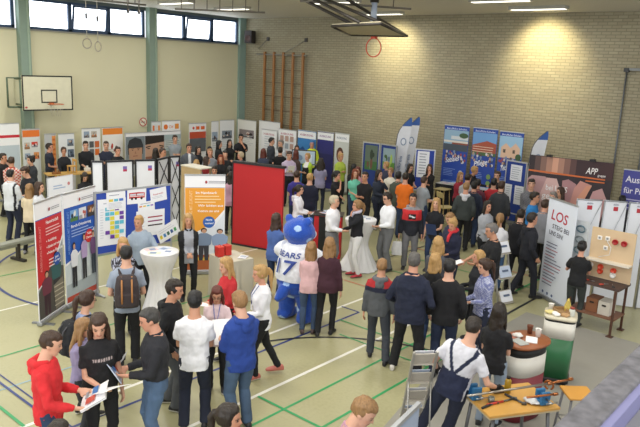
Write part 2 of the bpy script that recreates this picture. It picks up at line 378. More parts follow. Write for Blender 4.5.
def make_person(px, py, h, loc, face, sex, top, bot, hair, arms, label, **o):
    dist = (loc-O_).length
    vox = .0095 if dist < 10 else .0125 if dist < 13.5 else .018
    ang = math.atan2(-loc.y, -loc.x)+R(face)
    root = thing('person', label, 'person', loc, ang-math.pi/2)
    tk, tc = top[0], top[1]; paint = top[2] if len(top) > 2 else None
    sl = {'tee': .4, 'polo': .4, 'long': 1, 'hood': 1, 'jacket': 1, 'tank': .2, 'half': .7, 'shirt': 1}[tk]
    K = human(h, sex, 0, o.get('hy', 0), o.get('hp', 0), o.get('lean', 0), o.get('side', 0), arms, o.get('legs'), o.get('fat', 1.04), vox, sl, o.get('hem', -.15 if tk != 'jacket' else -.17), o.get('skirt', 0), o.get('thin', 1))
    s = K['s']; Hn, Oh = K['Hn'], K['Oh']; tp = Matrix.Rotation(ang-math.pi/2, 3, 'Z') @ Vector([float(q) for q in K['Hd']((0, -.01, .2))]); loc = loc-Vector((tp.x, tp.y, 0))*.9; root.location = loc
    sk = np.array(lin(SKIN[o.get('skin', random.choice('llmr'))])); hc = np.array(lin(HAIRC.get(hair[1], hair[1])))
    def skin_col(v):
        q = ((v-Oh)@Hn)/s; c = np.tile(sk, (len(v), 1)); ax = np.abs(q[:, 0])
        front = q[:, 1] > .055
        eye = front & (np.hypot((ax-.031)/1.5, q[:, 2]-.094) < .0072); brow = front & (np.abs(q[:, 2]-.114) < .006) & (ax > .014) & (ax < .05)
        mouth = front & (np.abs(q[:, 2]-.034) < .0075) & (ax < .024) & (q[:, 1] > .08); sock = front & (np.hypot(ax-.031, (q[:, 2]-.097)*1.2) < .019)
        ck = front & (np.hypot(ax-.045, q[:, 2]-.06) < .02)
        c[sock] *= .82; c[ck] *= (1.02, .94, .92); c[brow] = hc*.5+sk*.2; c[eye] = (.02, .015, .012); c[mouth] = sk*np.array((.75, .4, .42))
        return c
    me = fuse(K['body'], vox, 1); colour(me, skin_col); put('body', me, M_SKIN, root)
    me = fuse(K['top'], vox*1.15, 3, .04 if vox < .012 else .03); 
    T, U, X, Fv = K['T'], K['U'], K['X'], K['Fv']; P0 = T(0)
    if paint:
        def pc(v):
            q = v-P0; a = np.stack([q@X, q@Fv, q@U], 1)/s; c = np.tile(np.array(lin(tc)), (len(v), 1)); paint(a, c); return c
        colour(me, pc)
    else: colour(me, tc)
    nm = {'tee': 't_shirt', 'polo': 'polo_shirt', 'long': 'sweater', 'hood': 'hoodie', 'jacket': 'jacket', 'tank': 'vest_top', 'half': 'blouse', 'shirt': 'shirt'}[tk]
    to = put(nm, me, M_CLOTH, root)
    if tk == 'hood' or o.get('hoodc'):
        hs = [tube([T(.49, .05, -.075), T(.475, -.07, -.1), T(.455, -.125, 0), T(.475, -.07, .1), T(.49, .05, .075)], [.022*s, .04*s, .055*s, .04*s, .022*s], 10), ball(T(.40, -.13), (.075*s, .035*s, .07*s))]
        me = fuse(hs, max(vox, .012), 2, .01); colour(me, o.get('hoodc', tc)); put('hood', me, M_CLOTH, to)
    elif tk in ('shirt', 'polo', 'jacket'):
        hs = [tube([T(.458, .088, -.012), T(.482, .05, -.06), T(.5, -.03, -.062), T(.505, -.064, 0), T(.5, -.03, .062), T(.482, .05, .06), T(.458, .088, .012)], [(.017*s, .024*s)]*7, 8)]
        me = fuse(hs, .008 if vox < .012 else .012, 1); colour(me, o.get('collar', tc)); put('collar', me, M_CLOTH, to)
    bk, bc = bot
    me = fuse(K['bottom'], vox*1.15, 3, .022 if vox < .012 else .015); 
    if bk == 'jeans':
        b0 = np.array(lin(bc))
        def jc(v): 
            w = .85+.5*np.clip(.4-np.abs(v[:, 2]/s-.62), 0, .25)/.25*.5; return b0[None]*w[:, None]
        colour(me, jc)
    else: colour(me, bc)
    put('skirt' if o.get('skirt') else 'trousers', me, M_DENIM if bk == 'jeans' else M_CLOTH, root)
    if o.get('belt') :
        me = fuse([tube([T(.03, .13*math.cos(a), .168*math.sin(a)) for a in np.linspace(0, 2*math.pi, 20)], (.012*s), 6)], .009, 0); colour(me, o['belt']); put('belt', me, M_SHOE, root)
    sc = o.get('shoe', random.choice(['14131a', '1d1d20', '2a2a30', 'c8c4bd', '151515'])); sole = np.array(lin(o.get('sole', 'd8d5cc' if vox < .012 else '555555')))
    for sh in K['shoes']:
        me = fuse(sh, max(vox*.8, .009), 1)
        v = np.empty(len(me.vertices)*3); me.vertices.foreach_get('co', v); v = v.reshape(-1, 3); v[:, 2] = np.maximum(v[:, 2], .002); me.vertices.foreach_set('co', v.ravel())
        def shc(v): c = np.tile(np.array(lin(sc)), (len(v), 1)); c[v[:, 2] < .026*s] = sole; return c
        colour(me, shc); put('shoe', me, M_SHOE, root)
    if hair[0] != 'none':
        me = fuse(hair_shapes(K, hair[0], hair[2] if len(hair) > 2 else .3), max(vox, .011), 1, .016, _tex2); colour(me, lambda v: np.tile(hc, (len(v), 1))); put('hair', me, M_HAIR, root)
    if o.get('glasses'):
        g = G(); Hd = K['Hd']; fm = mat('spectacle_frame', '101012', .4)
        for q in (1, -1): 
            g.tube([Hd((q*.032+.021*math.cos(a), .100, .092+.016*math.sin(a))) for a in np.linspace(0, 2*math.pi, 13)], .0028*s, fm, 5)
            g.tube([Hd((q*.055, .1, .096)), Hd((q*.076, .05, .097)), Hd((q*.08, -.01, .09))], .0028*s, fm, 5)
        g.tube([Hd((-.012, .104, .095)), Hd((.012, .104, .095))], .003*s, fm, 5); g.build('glasses', root)
    if o.get('glove'):
        for (a, el, wr, d, n, sgn) in K['AR']:
            me = fuse(hand(wr, d, n, sgn, s, 1.25), .0095, 1); colour(me, o['glove']); put('glove', me, M_CLOTH, root)
    if o.get('lanyard'):
        g = G(); lm = mat('lanyard_ribbon', o['lanyard'], .6)
        g.tube([T(.5, .06, -.05), T(.36, .152, -.03), T(.2, .15, 0), T(.36, .152, .03), T(.5, .06, .05)], .005*s, lm, 5); g.box(T(.17, .152), (.06, .004, .08), mat('badge', 'e8e8ee')); g.build('lanyard', root)
    if o.get('scarf'):
        me = fuse([tube([T(.5, .085, 0), T(.52, .05, .075), T(.545, -.04, .07), T(.55, -.075, 0), T(.545, -.04, -.07), T(.52, .05, -.075), T(.5, .085, 0)], .032*s, 10), tube([T(.5, .09), T(.4, .15, .02), T(.3, .155, .03)], [.03*s, .035*s, .025*s], 8)], .012, 1, .01)
        colour(me, o['scarf']); put('scarf', me, M_CLOTH, root)
    K['root'] = root; K['loc'] = loc; K['ang'] = ang; K['vox'] = vox
    PEOPLE.append(K)
    root.rotation_euler.z = ang-math.pi/2
    K['M'] = Matrix.Translation(loc) @ Matrix.Rotation(ang-math.pi/2, 4, 'Z')
    for acc in o.get('hold', []): held(K, *acc)
    if o.get('pack'): backpack(K, *o['pack'])
    return K
def W(K, p): return K['M'] @ Vector([float(a) for a in p])
def held(K, kind, which, label, *a):
    """things in a hand are things of their own"""
    AR = K['AR']; s = K['s']; hc = [ar[2]+ar[3]*.09*s for ar in AR]; c = hc[0] if which == 'R' else hc[1] if which == 'L' else (hc[0]+hc[1])/2
    ar = AR[0 if which != 'L' else 1]
    if kind in ('paper', 'brochure', 'clipboard'):
        tilt, rz, w, l, colr = (list(a)+[None]*5)[:5]; tilt = 35 if tilt is None else tilt; rz = rz or 0; w = w or .21; l = l or .297; colr = colr or 'f2f2f4'
        t = thing({'paper': 'paper_sheet', 'brochure': 'brochure', 'clipboard': 'clipboard'}[kind], label, {'paper': 'paper', 'brochure': 'brochure', 'clipboard': 'clipboard'}[kind])
        t.matrix_world = K['M'] @ Matrix.Translation([float(q) for q in c+np.array([0, .04, .025])]) @ Matrix.Rotation(R(rz), 4, 'Z') @ Matrix.Rotation(R(tilt), 4, 'X')
        g = G(); pm = flat(colr); n = 6
        for k in range(2 if kind == 'brochure' else 1):
            v = []; f = []
            for i in range(n+1):
                for j in (0, 1):
                    for zz in (0, .0035): v.append((w*(i/n-.5), l*(j-.35), zz-k*.006+.02*math.sin(i/n*3.1+k)*(.6 if kind != 'clipboard' else 0)))
            for i in range(n):
                b = i*4; f += [(b, b+4, b+6, b+2), (b+1, b+3, b+7, b+5), (b, b+1, b+5, b+4), (b+2, b+6, b+7, b+3)]
            f += [(0, 2, 3, 1), (n*4, n*4+1, n*4+3, n*4+2)]; g.add(v, f, pm)
        g.build('sheet', t)
        if kind == 'brochure':
            g = G(); z = .025
            for (u, v_, ww, hh, cc) in ((-.04, .06, .09, .06, '3a6fb0'), (.05, .02, .07, .1, 'c04a3a'), (-.04, -.04, .1, .03, '8a8f98')): g.box((u*w/.21, v_*l/.3, z), (ww*w/.21, hh, .002), flat(cc))
            g.build('printed_picture', t)
        return t
    if kind == 'phone':
        t = thing('mobile_phone', label, 'phone'); t.matrix_world = K['M'] @ Matrix.Translation([float(q) for q in c+np.array([0, .02, .03])]) @ Matrix.Rotation(R(50), 4, 'X')
        g = G(); g.box((0, 0, 0), (.075, .15, .009), mat('phone_case', '16171a', .3), bev=.003); g.build('case', t); g = G(); g.box((0, 0, .0055), (.066, .135, .001), mat('screen', '9fb6d0', .2, emis=.3)); g.build('screen', t); return t
    if kind == 'cup':
        t = thing('paper_cup', label, 'cup'); t.matrix_world = K['M'] @ Matrix.Translation([float(q) for q in c+np.array([0, .01, 0])])
        g = G(); g.lathe([(.028, -.04), (.036, .05), (.038, .055), (.033, .052), (.027, -.03)], mat('paper_cup', a[0] if a else 'e9e6e0'), n=14); g.build('cup_wall', t); return t
    if kind == 'bag':
        t = thing('carrier_bag', label, 'bag'); t.matrix_world = K['M'] @ Matrix.Translation([float(q) for q in c+np.array([0, 0, -.22])])
        col = a[0] if a else 'e8e8ea'; 
        me = fuse([skin_rings([ring((0, 0, z), (1, 0, 0), (0, 1, 0), rx, ry, 14, 3) for z, rx, ry in ((-.16, .13, .05), (-.05, .14, .06), (.1, .13, .04), (.14, .12, .02))])], .014, 1, .03); colour(me, col); put('bag_body', me, M_CLOTH, t)
        g = G(); g.tube([(-.05, 0, .13), (-.03, 0, .2), (.03, 0, .2), (.05, 0, .13)], .006, mat('bag_handle', col), 6); g.build('handle', t); return t
def backpack(K, col, trim, label, w=1.0):
    s = K['s']; T = K['T']; t = thing('backpack', label, 'backpack', K['loc'], K['ang']-math.pi/2)
    X, Fv = K['X'], K['Fv']; yb = -.13
    me = fuse([skin_rings([ring(T(z, yb-.085+dy), X, Fv, rx*s*w, ry*s, 18, 3.6) for z, rx, ry, dy in ((-.02, .1, .05, 0), (0, .155, .09, 0), (.12, .165, .105, 0), (.3, .155, .09, .0), (.40, .13, .07, .02), (.43, .08, .04, .03))]),
               skin_rings([ring(T(z, yb-.19), X, Fv, rx*s*w, .03*s, 14, 3.4) for z, rx in ((.02, .1), (.04, .12), (.17, .12), (.2, .09))])], .011, 2, .012)
    colour(me, col); put('pack_body', me, M_CLOTH, t)
    for q in (1, -1):
        me = fuse([tube([T(.40, yb-.03, q*.075), T(.475, -.06, q*.095), T(.487, .03, q*.10), T(.40, .135, q*.105), T(.25, .15, q*.12), T(.1, .09, q*.16), T(.06, yb, q*.15)], [(.024*s, .01*s)]*7, 8)], .009, 1); colour(me, col); put('shoulder_strap', me, M_CLOTH, t)
        g = G(); g.tube([T(.42, yb-.10, q*.065), T(.33, yb-.19, q*.065), T(.16, yb-.235, q*.065), T(.02, yb-.2, q*.065)], [(.012, .005)]*4, mat('leather_trim', trim, .5), 6); g.build('closing_strap', t)
# ---------------------------------------------------------------- the hall
XL, YB, ZC = -20.3, 18.7, 6.0
def struct(o): o['kind'] = 'structure'; return o
def floor_mat():
    m = bpy.data.materials.new('linoleum'); m.use_nodes = True; nt = m.node_tree; b = nt.nodes['Principled BSDF']
    tc = N(nt, 'ShaderNodeTexCoord'); n1 = N(nt, 'ShaderNodeTexNoise', Scale=.7, Detail=6); n2 = N(nt, 'ShaderNodeTexNoise', Scale=22, Detail=4)
    mpg = N(nt, 'ShaderNodeMapping', Scale=(1.6, .5, 1))
    nt.links.new(tc.outputs['Object'], mpg.inputs[0]); nt.links.new(mpg.outputs[0], n1.inputs['Vector']); nt.links.new(tc.outputs['Object'], n2.inputs['Vector'])
    ad = N(nt, 'ShaderNodeMath', operation='ADD'); nt.links.new(n1.outputs['Fac'], ad.inputs[0]); nt.links.new(n2.outputs['Fac'], ad.inputs[1])
    cr = N(nt, 'ShaderNodeValToRGB'); cr.color_ramp.elements[0].position = .6; cr.color_ramp.elements[1].position = 1.4
    cr.color_ramp.elements[0].color = (*lin('9f9b76'), 1); cr.color_ramp.elements[1].color = (*lin('aba781'), 1)
    nt.links.new(ad.outputs[0], cr.inputs[0]); nt.links.new(cr.outputs[0], b.inputs['Base Color']); b.inputs['Roughness'].default_value = .34
    return m
def brick_mat():
    m = bpy.data.materials.new('painted_brick'); m.use_nodes = True; nt = m.node_tree; b = nt.nodes['Principled BSDF']
    tc = N(nt, 'ShaderNodeTexCoord'); mp = N(nt, 'ShaderNodeMapping'); mp.inputs['Rotation'].default_value = (R(90), 0, 0)
    br = N(nt, 'ShaderNodeTexBrick', Scale=1); br.inputs['Brick Width'].default_value = .25; br.inputs['Row Height'].default_value = .0833; br.inputs['Mortar Size'].default_value = .011
    br.inputs['Color1'].default_value = (*lin('a39c84'), 1); br.inputs['Color2'].default_value = (*lin('99917a'), 1); br.inputs['Mortar'].default_value = (*lin('857e68'), 1); br.inputs['Mortar Smooth'].default_value = .4
    nz = N(nt, 'ShaderNodeTexNoise', Scale=.6, Detail=5)
    nt.links.new(tc.outputs['Object'], mp.inputs[0]); nt.links.new(mp.outputs[0], br.inputs['Vector']); nt.links.new(tc.outputs['Object'], nz.inputs['Vector'])
    mr = N(nt, 'ShaderNodeMapRange'); mr.inputs[3].default_value = .86; mr.inputs[4].default_value = 1.12; nt.links.new(nz.outputs['Fac'], mr.inputs[0])
    mx = N(nt, 'ShaderNodeVectorMath', operation='MULTIPLY'); nt.links.new(br.outputs['Color'], mx.inputs[0]); nt.links.new(mr.outputs[0], mx.inputs[1]); nt.links.new(mx.outputs[0], b.inputs['Base Color'])
    bp = N(nt, 'ShaderNodeBump', Strength=.5, Distance=.01); bp.invert = True; nt.links.new(br.outputs['Fac'], bp.inputs['Height']); nt.links.new(bp.outputs[0], b.inputs['Normal']); b.inputs['Roughness'].default_value = .8
    return m
def ceil_mat():
    m = bpy.data.materials.new('ceiling_planks'); m.use_nodes = True; nt = m.node_tree; b = nt.nodes['Principled BSDF']
    tc = N(nt, 'ShaderNodeTexCoord'); w = N(nt, 'ShaderNodeTexWave', bands_direction='Y', Scale=1.6, Distortion=0)
    nt.links.new(tc.outputs['Object'], w.inputs['Vector']); cr = N(nt, 'ShaderNodeValToRGB'); cr.color_ramp.elements[0].position = .0; cr.color_ramp.elements[1].position = .12
    cr.color_ramp.elements[0].color = (*lin('a9a69d'), 1); cr.color_ramp.elements[1].color = (*lin('d2cec4'), 1)
    nt.links.new(w.outputs['Fac'], cr.inputs[0]); nt.links.new(cr.outputs[0], b.inputs['Base Color']); b.inputs['Roughness'].default_value = .7
    return m
XR, YF = 5.0, -5.0
g = G(); g.box(((XL+XR)/2, (YB+YF)/2, -.1), (XR-XL+.6, YB-YF+.6, .2), floor_mat()); floor = struct(g.build('floor'))
LW = {'white': mat('line_white', 'e6e4da', .4), 'blue': mat('line_blue', '2b3a78', .4), 'green': mat('line_green', '2f9a5c', .4), 'black': mat('line_black', '26282c', .4), 'lb': mat('line_light_blue', '8fb2c4', .4), 'red': mat('line_red', 'c8694e', .4)}
def cline(axis, c, a, b, w, colr, k=0):
    g = G(); z = .0015+.0004*k; hw = w/2
    v = [(c-hw, a, z), (c+hw, a, z), (c+hw, b, z), (c-hw, b, z)] if axis == 'Y' else [(a, c-hw, z), (b, c-hw, z), (b, c+hw, z), (a, c+hw, z)]
    g.poly(v, LW[colr]); o = g.build('court_line', floor); return o
k = 0
for a in [('Y', -5.75, 2, 18, .055, 'white'), ('Y', -7.1, 2, 18, .055, 'white'), ('Y', -6.7, -2, 9.07, .045, 'blue'), ('X', 9.07, -7.1, -6.7, .04, 'blue'), ('Y', -5.25, 2, 9.9, .04, 'green'), ('Y', -4.62, 2, 9.9, .04, 'green'),
          ('Y', -10.9, 2, 15, .05, 'white'), ('Y', -9.13, 1, 8, .035, 'green'), ('Y', -12.7, 1, 14, .035, 'green'), ('Y', -4.79, 9.5, 18, .05, 'black'), ('Y', -8.15, 2, 5, .025, 'lb'), ('X', 5.63, -5.72, -4.58, .04, 'green'), ('X', 8.03, -6.3, -4.6, .03, 'green'),
          ('X', 8.53, -6.7, -4.6, .03, 'green'), ('X', 3.46, -9.5, -6.7, .035, 'blue'), ('X', 3.56, -9.5, -6.7, .02, 'blue'), ('X', 3.18, -9.1, -7.1, .04, 'green'), ('X', 10.3, -9, -5.0, .03, 'red'), ('X', 11.6, -9, -5.75, .035, 'green'), ('X', 12.8, -9, -4.8, .03, 'green'),
          ('X', 13.6, -9, -5, .03, 'red'), ('Y', -5.25, 12, 17, .04, 'green'), ('Y', -8.4, 10.5, 16, .035, 'black')]: cline(*a, k=k); k += 1
def arc(cx, cy, r, a0, a1, w, colr, k=30):
    g = G(); v = []; n = 40
    for i in range(n+1):
        a = R(a0+(a1-a0)*i/n); v += [(cx+(r-w/2)*math.cos(a), cy+(r-w/2)*math.sin(a), .003+k*.0001), (cx+(r+w/2)*math.cos(a), cy+(r+w/2)*math.sin(a), .003+k*.0001)]
    g.add(v, [(2*i, 2*i+1, 2*i+3, 2*i+2) for i in range(n)], LW[colr]); g.build('court_line', floor)
arc(-4.4, 5.9, 2.72, 95, 175, .05, 'black'); arc(-11.6, 8.1, 3.05, 190, 290, .055, 'blue')
g = G(); gm = mat('grey_mat', '96938a', .55, noise=.05)
g.poly([(-4.58, 8.3, .006), (-4.58, 11.38, .006), (XR, 11.38, .006), (XR, 1, .006), (-3.2, 1, .006), (-4.1, 6.2, .006)][::-1], gm); g.build('grey_floor_covering', floor)
# ceiling
g = G(); g.box(((XL+XR)/2, (YB+YF)/2, ZC+.1), (XR-XL+.6, YB-YF+.6, .2), ceil_mat()); struct(g.build('ceiling'))
# brick wall (continuous behind the stands)
g = G(); g.box(((XL+XR)/2, YB+.15, ZC/2), (XR-XL+.6, .3, ZC), brick_mat()); struct(g.build('wall_back'))
# left wall with the band of high windows
cm = mat('cream_plaster', 'd6d1b2', .8, noise=.03, nscale=.8); ZW = 4.98
g = G(); g.box((XL-.15, (YB+YF)/2, ZW/2), (.3, YB-YF, ZW), cm); g.box((XL-.15, (YB+YF)/2, 5.95), (.3, YB-YF, .1), mat('lintel', '55605f', .6))
struct(g.build('wall_left'))
colm = mat('column_green_grey', '84978a', .7); wf = mat('window_frame_blue', '28405e', .5); pane = bpy.data.materials.new('bright_glass'); pane.use_nodes = True
pb = pane.node_tree.nodes['Principled BSDF']; pb.inputs['Base Color'].default_value = (.9, .95, 1, 1); pb.inputs['Emission Color'].default_value = (.88, .94, 1, 1); pb.inputs['Emission Strength'].default_value = 4.2; pb.inputs['Roughness'].default_value = .1
yc = [onX(23, 60, XL).y, onX(150, 60, XL).y]; st = yc[1]-yc[0]
cols_y = [yc[0]-2*st, yc[0]-st, yc[0], yc[1]]
for i, y in enumerate(cols_y):
    g = G(); g.box((XL+.11, y, ZC/2), (.22, .32, ZC), colm); g.box((XL+.225, y+.1, ZC/2), (.02, .06, ZC), mat('column_edge', '98ab98', .7)); o = g.build('trim_%d' % (i+1)); struct(o)
g = G(); g.box((XL+.06, YB-.16, ZC/2), (.12, .32, ZC), mat('corner_pilaster', '8ba39a', .7)); struct(g.build('trim_5'))
edges = [YF]+cols_y+[YB-.3]
for i in range(len(edges)-1):
    a, b = edges[i]+.2, edges[i+1]-(.2 if i < 4 else .02); n = 3; w = (b-a)/n; fr = G(); X0 = XL-.06
    for z in (ZW+.05, 5.87): fr.box((X0, (a+b)/2, z), (.1, b-a, .09), wf)
    fr.box((XL+.03, (a+b)/2, ZW-.01), (.1, b-a, .04), mat('window_sill', '8e8d84', .6))
    for j in range(n+1): fr.box((X0, min(max(a+w*j, a+.04), b-.04), 5.43), (.1, .09 if j in (0, n) else .12, .86), wf)
    o = fr.build('window_%d' % (i+1)); struct(o)
    for j in range(n):
        p = G(); p.box((XL-.1, a+w*(j+.5), 5.43), (.012, w-.1, .84), pane); p.build('pane', o)
        if j == 1:
            q = G(); 
            for zz in (-.36, .36): q.box((0, 0, zz), (.05, w-.16, .06), wf)
            for yy in (-1, 1): q.box((0, yy*(w/2-.1), 0), (.05, .05, .72), wf)
            oo = q.build('sash', o, (XL-.0, a+w*1.5, 5.43)); oo.rotation_euler.y = R(8)
# small wall marks and pipes on the brick wall
def pipe(x0, y0, x1, y1, z0):
    a = onY(x0, y0, YB-.04); b = onY(x1, y1, YB-.04); t = thing('wall_rail', 'thin grey vertical rail on the brick wall, ' + ('with a small hook box on top' if z0 else 'at the right edge'), 'rail', (a.x, a.y, 0))
    g = G(); g.tube([(0, 0, .05), (0, 0, a.z)], .022, mat('pipe_grey', '6d7277', .4, .5), 8); g.build('pipe', t)
    g = G(); g.box((0, -.02, a.z), (.12, .1, .1), mat('hook_box', '33363a', .5)); g.box((.35, -.02, a.z+.02), (.6, .05, .06), mat('cross_arm', '8c9092', .4)); g.build('bracket', t)
pipe(627, 70, 614, 163, 1); pipe(652, 78, 640, 170, 0)
# ---------------------------------------------------------------- lights
w = bpy.data.worlds.new('world'); scn.world = w; w.use_nodes = True; w.node_tree.nodes['Background'].inputs[0].default_value = (.93, .96, 1, 1); w.node_tree.nodes['Background'].inputs[1].default_value = 1.3
def lamp(kind, name, loc, energy, colr, rot=(0, 0, 0), **k):
    l = bpy.data.lights.new(name, kind); l.energy = energy; l.color = colr
    for a, b in k.items(): setattr(l, a, b)
    o = bpy.data.objects.new(name, l); C.objects.link(o); o.location = loc; o.rotation_euler = rot; return o
lum_body = mat('luminaire_body', 'a8a69d', .5); lum_em = bpy.data.materials.new('luminaire_glow'); lum_em.use_nodes = True
lb = lum_em.node_tree.nodes['Principled BSDF']; lb.inputs['Emission Color'].default_value = (1, .95, .82, 1); lb.inputs['Emission Strength'].default_value = 2.2
def luminaire(x, y, lbl, e=65):
    t = thing('ceiling_light', lbl, 'light', (x, y, ZC)); 
    t['group'] = 'strip lights under the ceiling'
    g = G(); g.box((0, 0, -.04), (1.5, .26, .08), lum_body); g.build('housing', t)
    g = G(); g.box((0, 0, -.085), (1.4, .18, .014), lum_em); g.build('diffuser', t)
    lamp('AREA', 'strip_lamp', (x, y, ZC-.12), e, (1, .975, .92), shape='RECTANGLE', size=1.4, size_y=.18)
seen = {}
for i, (px, py, lb_) in enumerate([(176, 3.5, 'strip light nearest the left window band'), (232, 9.5, 'strip light just above the climbing bars'), (336, 3, 'strip light behind the folded hoop arms'), (382, 14.5, 'lit strip light directly above the folded basketball board'), (500, 1.5, 'strip light cut by the top edge of the photo'), (538, 9.5, 'strip light above the right warm patch of brick wall')]):
    p = at(px, py, ZC-.08); luminaire(p.x, min(p.y, YB-.4), lb_, 40)
for x in (-17, -12.5, -8, -3.5, 1):  # rows of lights added out of view so the interior isn't dark
    for y in (-2, 2, 6, 9.5): luminaire(x, y, 'unseen strip light added to brighten the middle of the hall', 75)
for px, py, sx in ((398, 28, .9), (548, 27, 1.0)):
    p = onY(px, py, YB); lamp('SPOT', 'wall_washer', (p.x, YB-1.25, ZC-.1), 420*sx, (1, .86, .5), (R(47), 0, 0), spot_size=R(92), spot_blend=.8, shadow_soft_size=.15)
lamp('AREA', 'gallery_daylight', (-1, -4.6, 4.2), 420, (.93, .96, 1), (R(72), 0, R(30)), shape='RECTANGLE', size=9, size_y=3)
scn.view_settings.view_transform = 'Standard'; scn.view_settings.look = 'None'; scn.view_settings.exposure = 0.0
FRONT = True
# ---------------------------------------------------------------- flat printed things
_TC = {}
def text_geo(s_):
    if s_ in _TC: return _TC[s_]
    cu = bpy.data.curves.new('t', 'FONT'); cu.body = s_; cu.size = 1; cu.resolution_u = 3; cu.offset = .012
    o = bpy.data.objects.new('t', cu); C.objects.link(o); dg = bpy.context.evaluated_depsgraph_get(); dg.update()
    me = bpy.data.meshes.new_from_object(o.evaluated_get(dg)); v = [tuple(p.co[:2]) for p in me.vertices]; f = [tuple(p.vertices) for p in me.polygons]
    bpy.data.objects.remove(o); bpy.data.meshes.remove(me); bpy.data.curves.remove(cu)
    x0 = min(p[0] for p in v); v = [(p[0]-x0, p[1]) for p in v]
    _TC[s_] = (v, f, max(p[0] for p in v)); return _TC[s_]
class Art(G):
    """print on a panel: u to the right, v up, drawn on the front face (-y)"""
    def __init__(s, y=0, dy=.0012): super().__init__(); s.y = y; s.dy = dy; s.k = 0
    def L(s): s.k += 1; return s.y-s.dy*s.k*.5
    def P(s, pts, c): y = s.L(); return s.poly([(u, y, v) for u, v in pts], flat(c))
    def rect(s, u0, v0, u1, v1, c): return s.P([(u0, v0), (u1, v0), (u1, v1), (u0, v1)], c)
    def ell(s, u, v, a, b, c, n=18): return s.P([(u+a*math.cos(2*math.pi*i/n), v+b*math.sin(2*math.pi*i/n)) for i in range(n)], c)
    def text(s, t, u, v, size, c, w=None, rot=0, ital=0):
        vv, f, W_ = text_geo(t); k = size/.7; kx = k if w is None else w/W_; y = s.L(); a = R(rot); ca, sa = math.cos(a), math.sin(a)
        pts = []
        for p in vv:
            X, Z = (p[0]+ital*p[1])*kx, p[1]*k; pts.append((u+X*ca-Z*sa, y, v+X*sa+Z*ca))
        return s.add(pts, f, flat(c))
    def lines(s, u0, u1, v, n, dv, h, c, ragged=.3):
        y = s.L(); m = flat(c)
        for i in range(n):
            e = u1-(u1-u0)*ragged*random.random()
            s.poly([(u0, y, v-i*dv), (e, y, v-i*dv), (e, y, v-i*dv+h), (u0, y, v-i*dv+h)], m)
        return s
    def figure(s, u, v, h, cs, cl, ch='2c211b', sk='c79a80', w=1.0):
        """printed standing figure"""
        w *= h
        s.P([(u-.10*w, v), (u-.02*w, v), (u, v+.4*h), (u+.02*w, v), (u+.10*w, v), (u+.11*w, v+.5*h), (u-.11*w, v+.5*h)], cl)
        s.P([(u-.11*w, v+.46*h), (u+.11*w, v+.46*h), (u+.15*w, v+.5*h), (u+.17*w, v+.76*h), (u+.07*w, v+.84*h), (u-.07*w, v+.84*h), (u-.17*w, v+.76*h), (u-.15*w, v+.5*h)], cs)
        s.ell(u, v+.93*h, .065*w, .075*h, ch); s.ell(u+.005*w, v+.905*h, .05*w, .06*h, sk)
    def photo(s, u0, v0, u1, v1, pal):
        """a small blurred picture: sky, ground and a few shapes"""
        s.rect(u0, v0, u1, v1, pal[0]); W_, H_ = u1-u0, v1-v0
        s.rect(u0, v0, u1, v0+H_*.35, pal[1])
        rr = random.Random(int((u0*1000+v0*777)))
        for i in range(5):
            cu, cv = u0+W_*rr.uniform(.15, .85), v0+H_*rr.uniform(.2, .7); a = min(W_*rr.uniform(.06, .14), cu-u0, u1-cu); b = min(H_*rr.uniform(.08, .25), cv-v0, v1-cv); s.ell(cu, cv, a, b, pal[2+i % (len(pal)-2)], 9)
        return s
def frame_of(a, b):
    """local frame of an upright panel whose top corners are a (left) and b (right)"""
    d = Vector((b.x-a.x, b.y-a.y, 0)); OBST.append((Vector((a.x, a.y, 0)), Vector((b.x, b.y, 0)), .34, FRONT)); dn = d.normalized(); return Vector((a.x, a.y, 0))+dn*.02, d.length-.04, math.atan2(d.y, d.x)
def rollup(name, label, cat, xl, yl, xr, yr, zt, base='ededf0', group=None, w=None, z0=.08, th=.012, edge='b9bcc0', feet=True, zt2=None, back=None):
    a, b = at(xl, yl, zt), at(xr, yr, zt2 or zt); loc, W_, rz = frame_of(a, b); W_ = w or W_
    t = thing(name, label, cat, loc, rz, group)
    g = G(); g.box((W_/2, 0, (z0+zt)/2), (W_, th, zt-z0), mat('banner_sheet', base, .5, noise=.02)); g.build('banner_sheet', t)
    if feet:
        g = G(); g.box((W_/2, .0, .045), (W_+.02, .09, .07), mat('roll_case', 'a4a7ab', .35, .7), bev=.015)
        for q in (.15, .85): g.box((W_*q, .0, .012), (.05, .38, .024), mat('roll_foot', '8b8e92', .4, .6))
        g.build('base_case', t)
        g = G(); g.box((W_/2, 0, zt+.01), (W_+.01, .03, .03), mat('top_rail', edge, .35, .6)); g.build('top_rail', t)
        g = G(); g.tube([(W_/2, .03, .06), (W_/2, .03, zt)], .008, mat('pole', '9a9da1', .35, .8), 6); g.build('pole', t)
    t['_w'] = W_; return t, W_
def framed(name, label, cat, a, b, z0, z1, base, fr='b8bbbf', group=None, th=.035, legs=True):
    loc, W_, rz = frame_of(a, b); t = thing(name, label, cat, loc, rz, group)
    g = G(); g.box((W_/2, 0, (z0+z1)/2), (W_, .02, z1-z0), mat('board_panel', base, .75, noise=.04, nscale=12)); g.build('panel', t)
    g = G(); fm = mat('board_frame', fr, .35, .6)
    for x in (0, W_): g.box((x, 0, (z0+z1)/2), (th, th, z1-z0+th), fm)
    for z in (z0, z1): g.box((W_/2, 0, z), (W_-th, th, th), fm)
    g.build('frame', t)
    if legs:
        for x in (.0, W_):
            g = G(); g.box((x, 0, z0/2), (.03, .03, z0), fm); g.box((x, 0, .015), (.04, .5, .03), fm); g.build('leg', t)
    return t, W_
WT = 'f0f0f4'
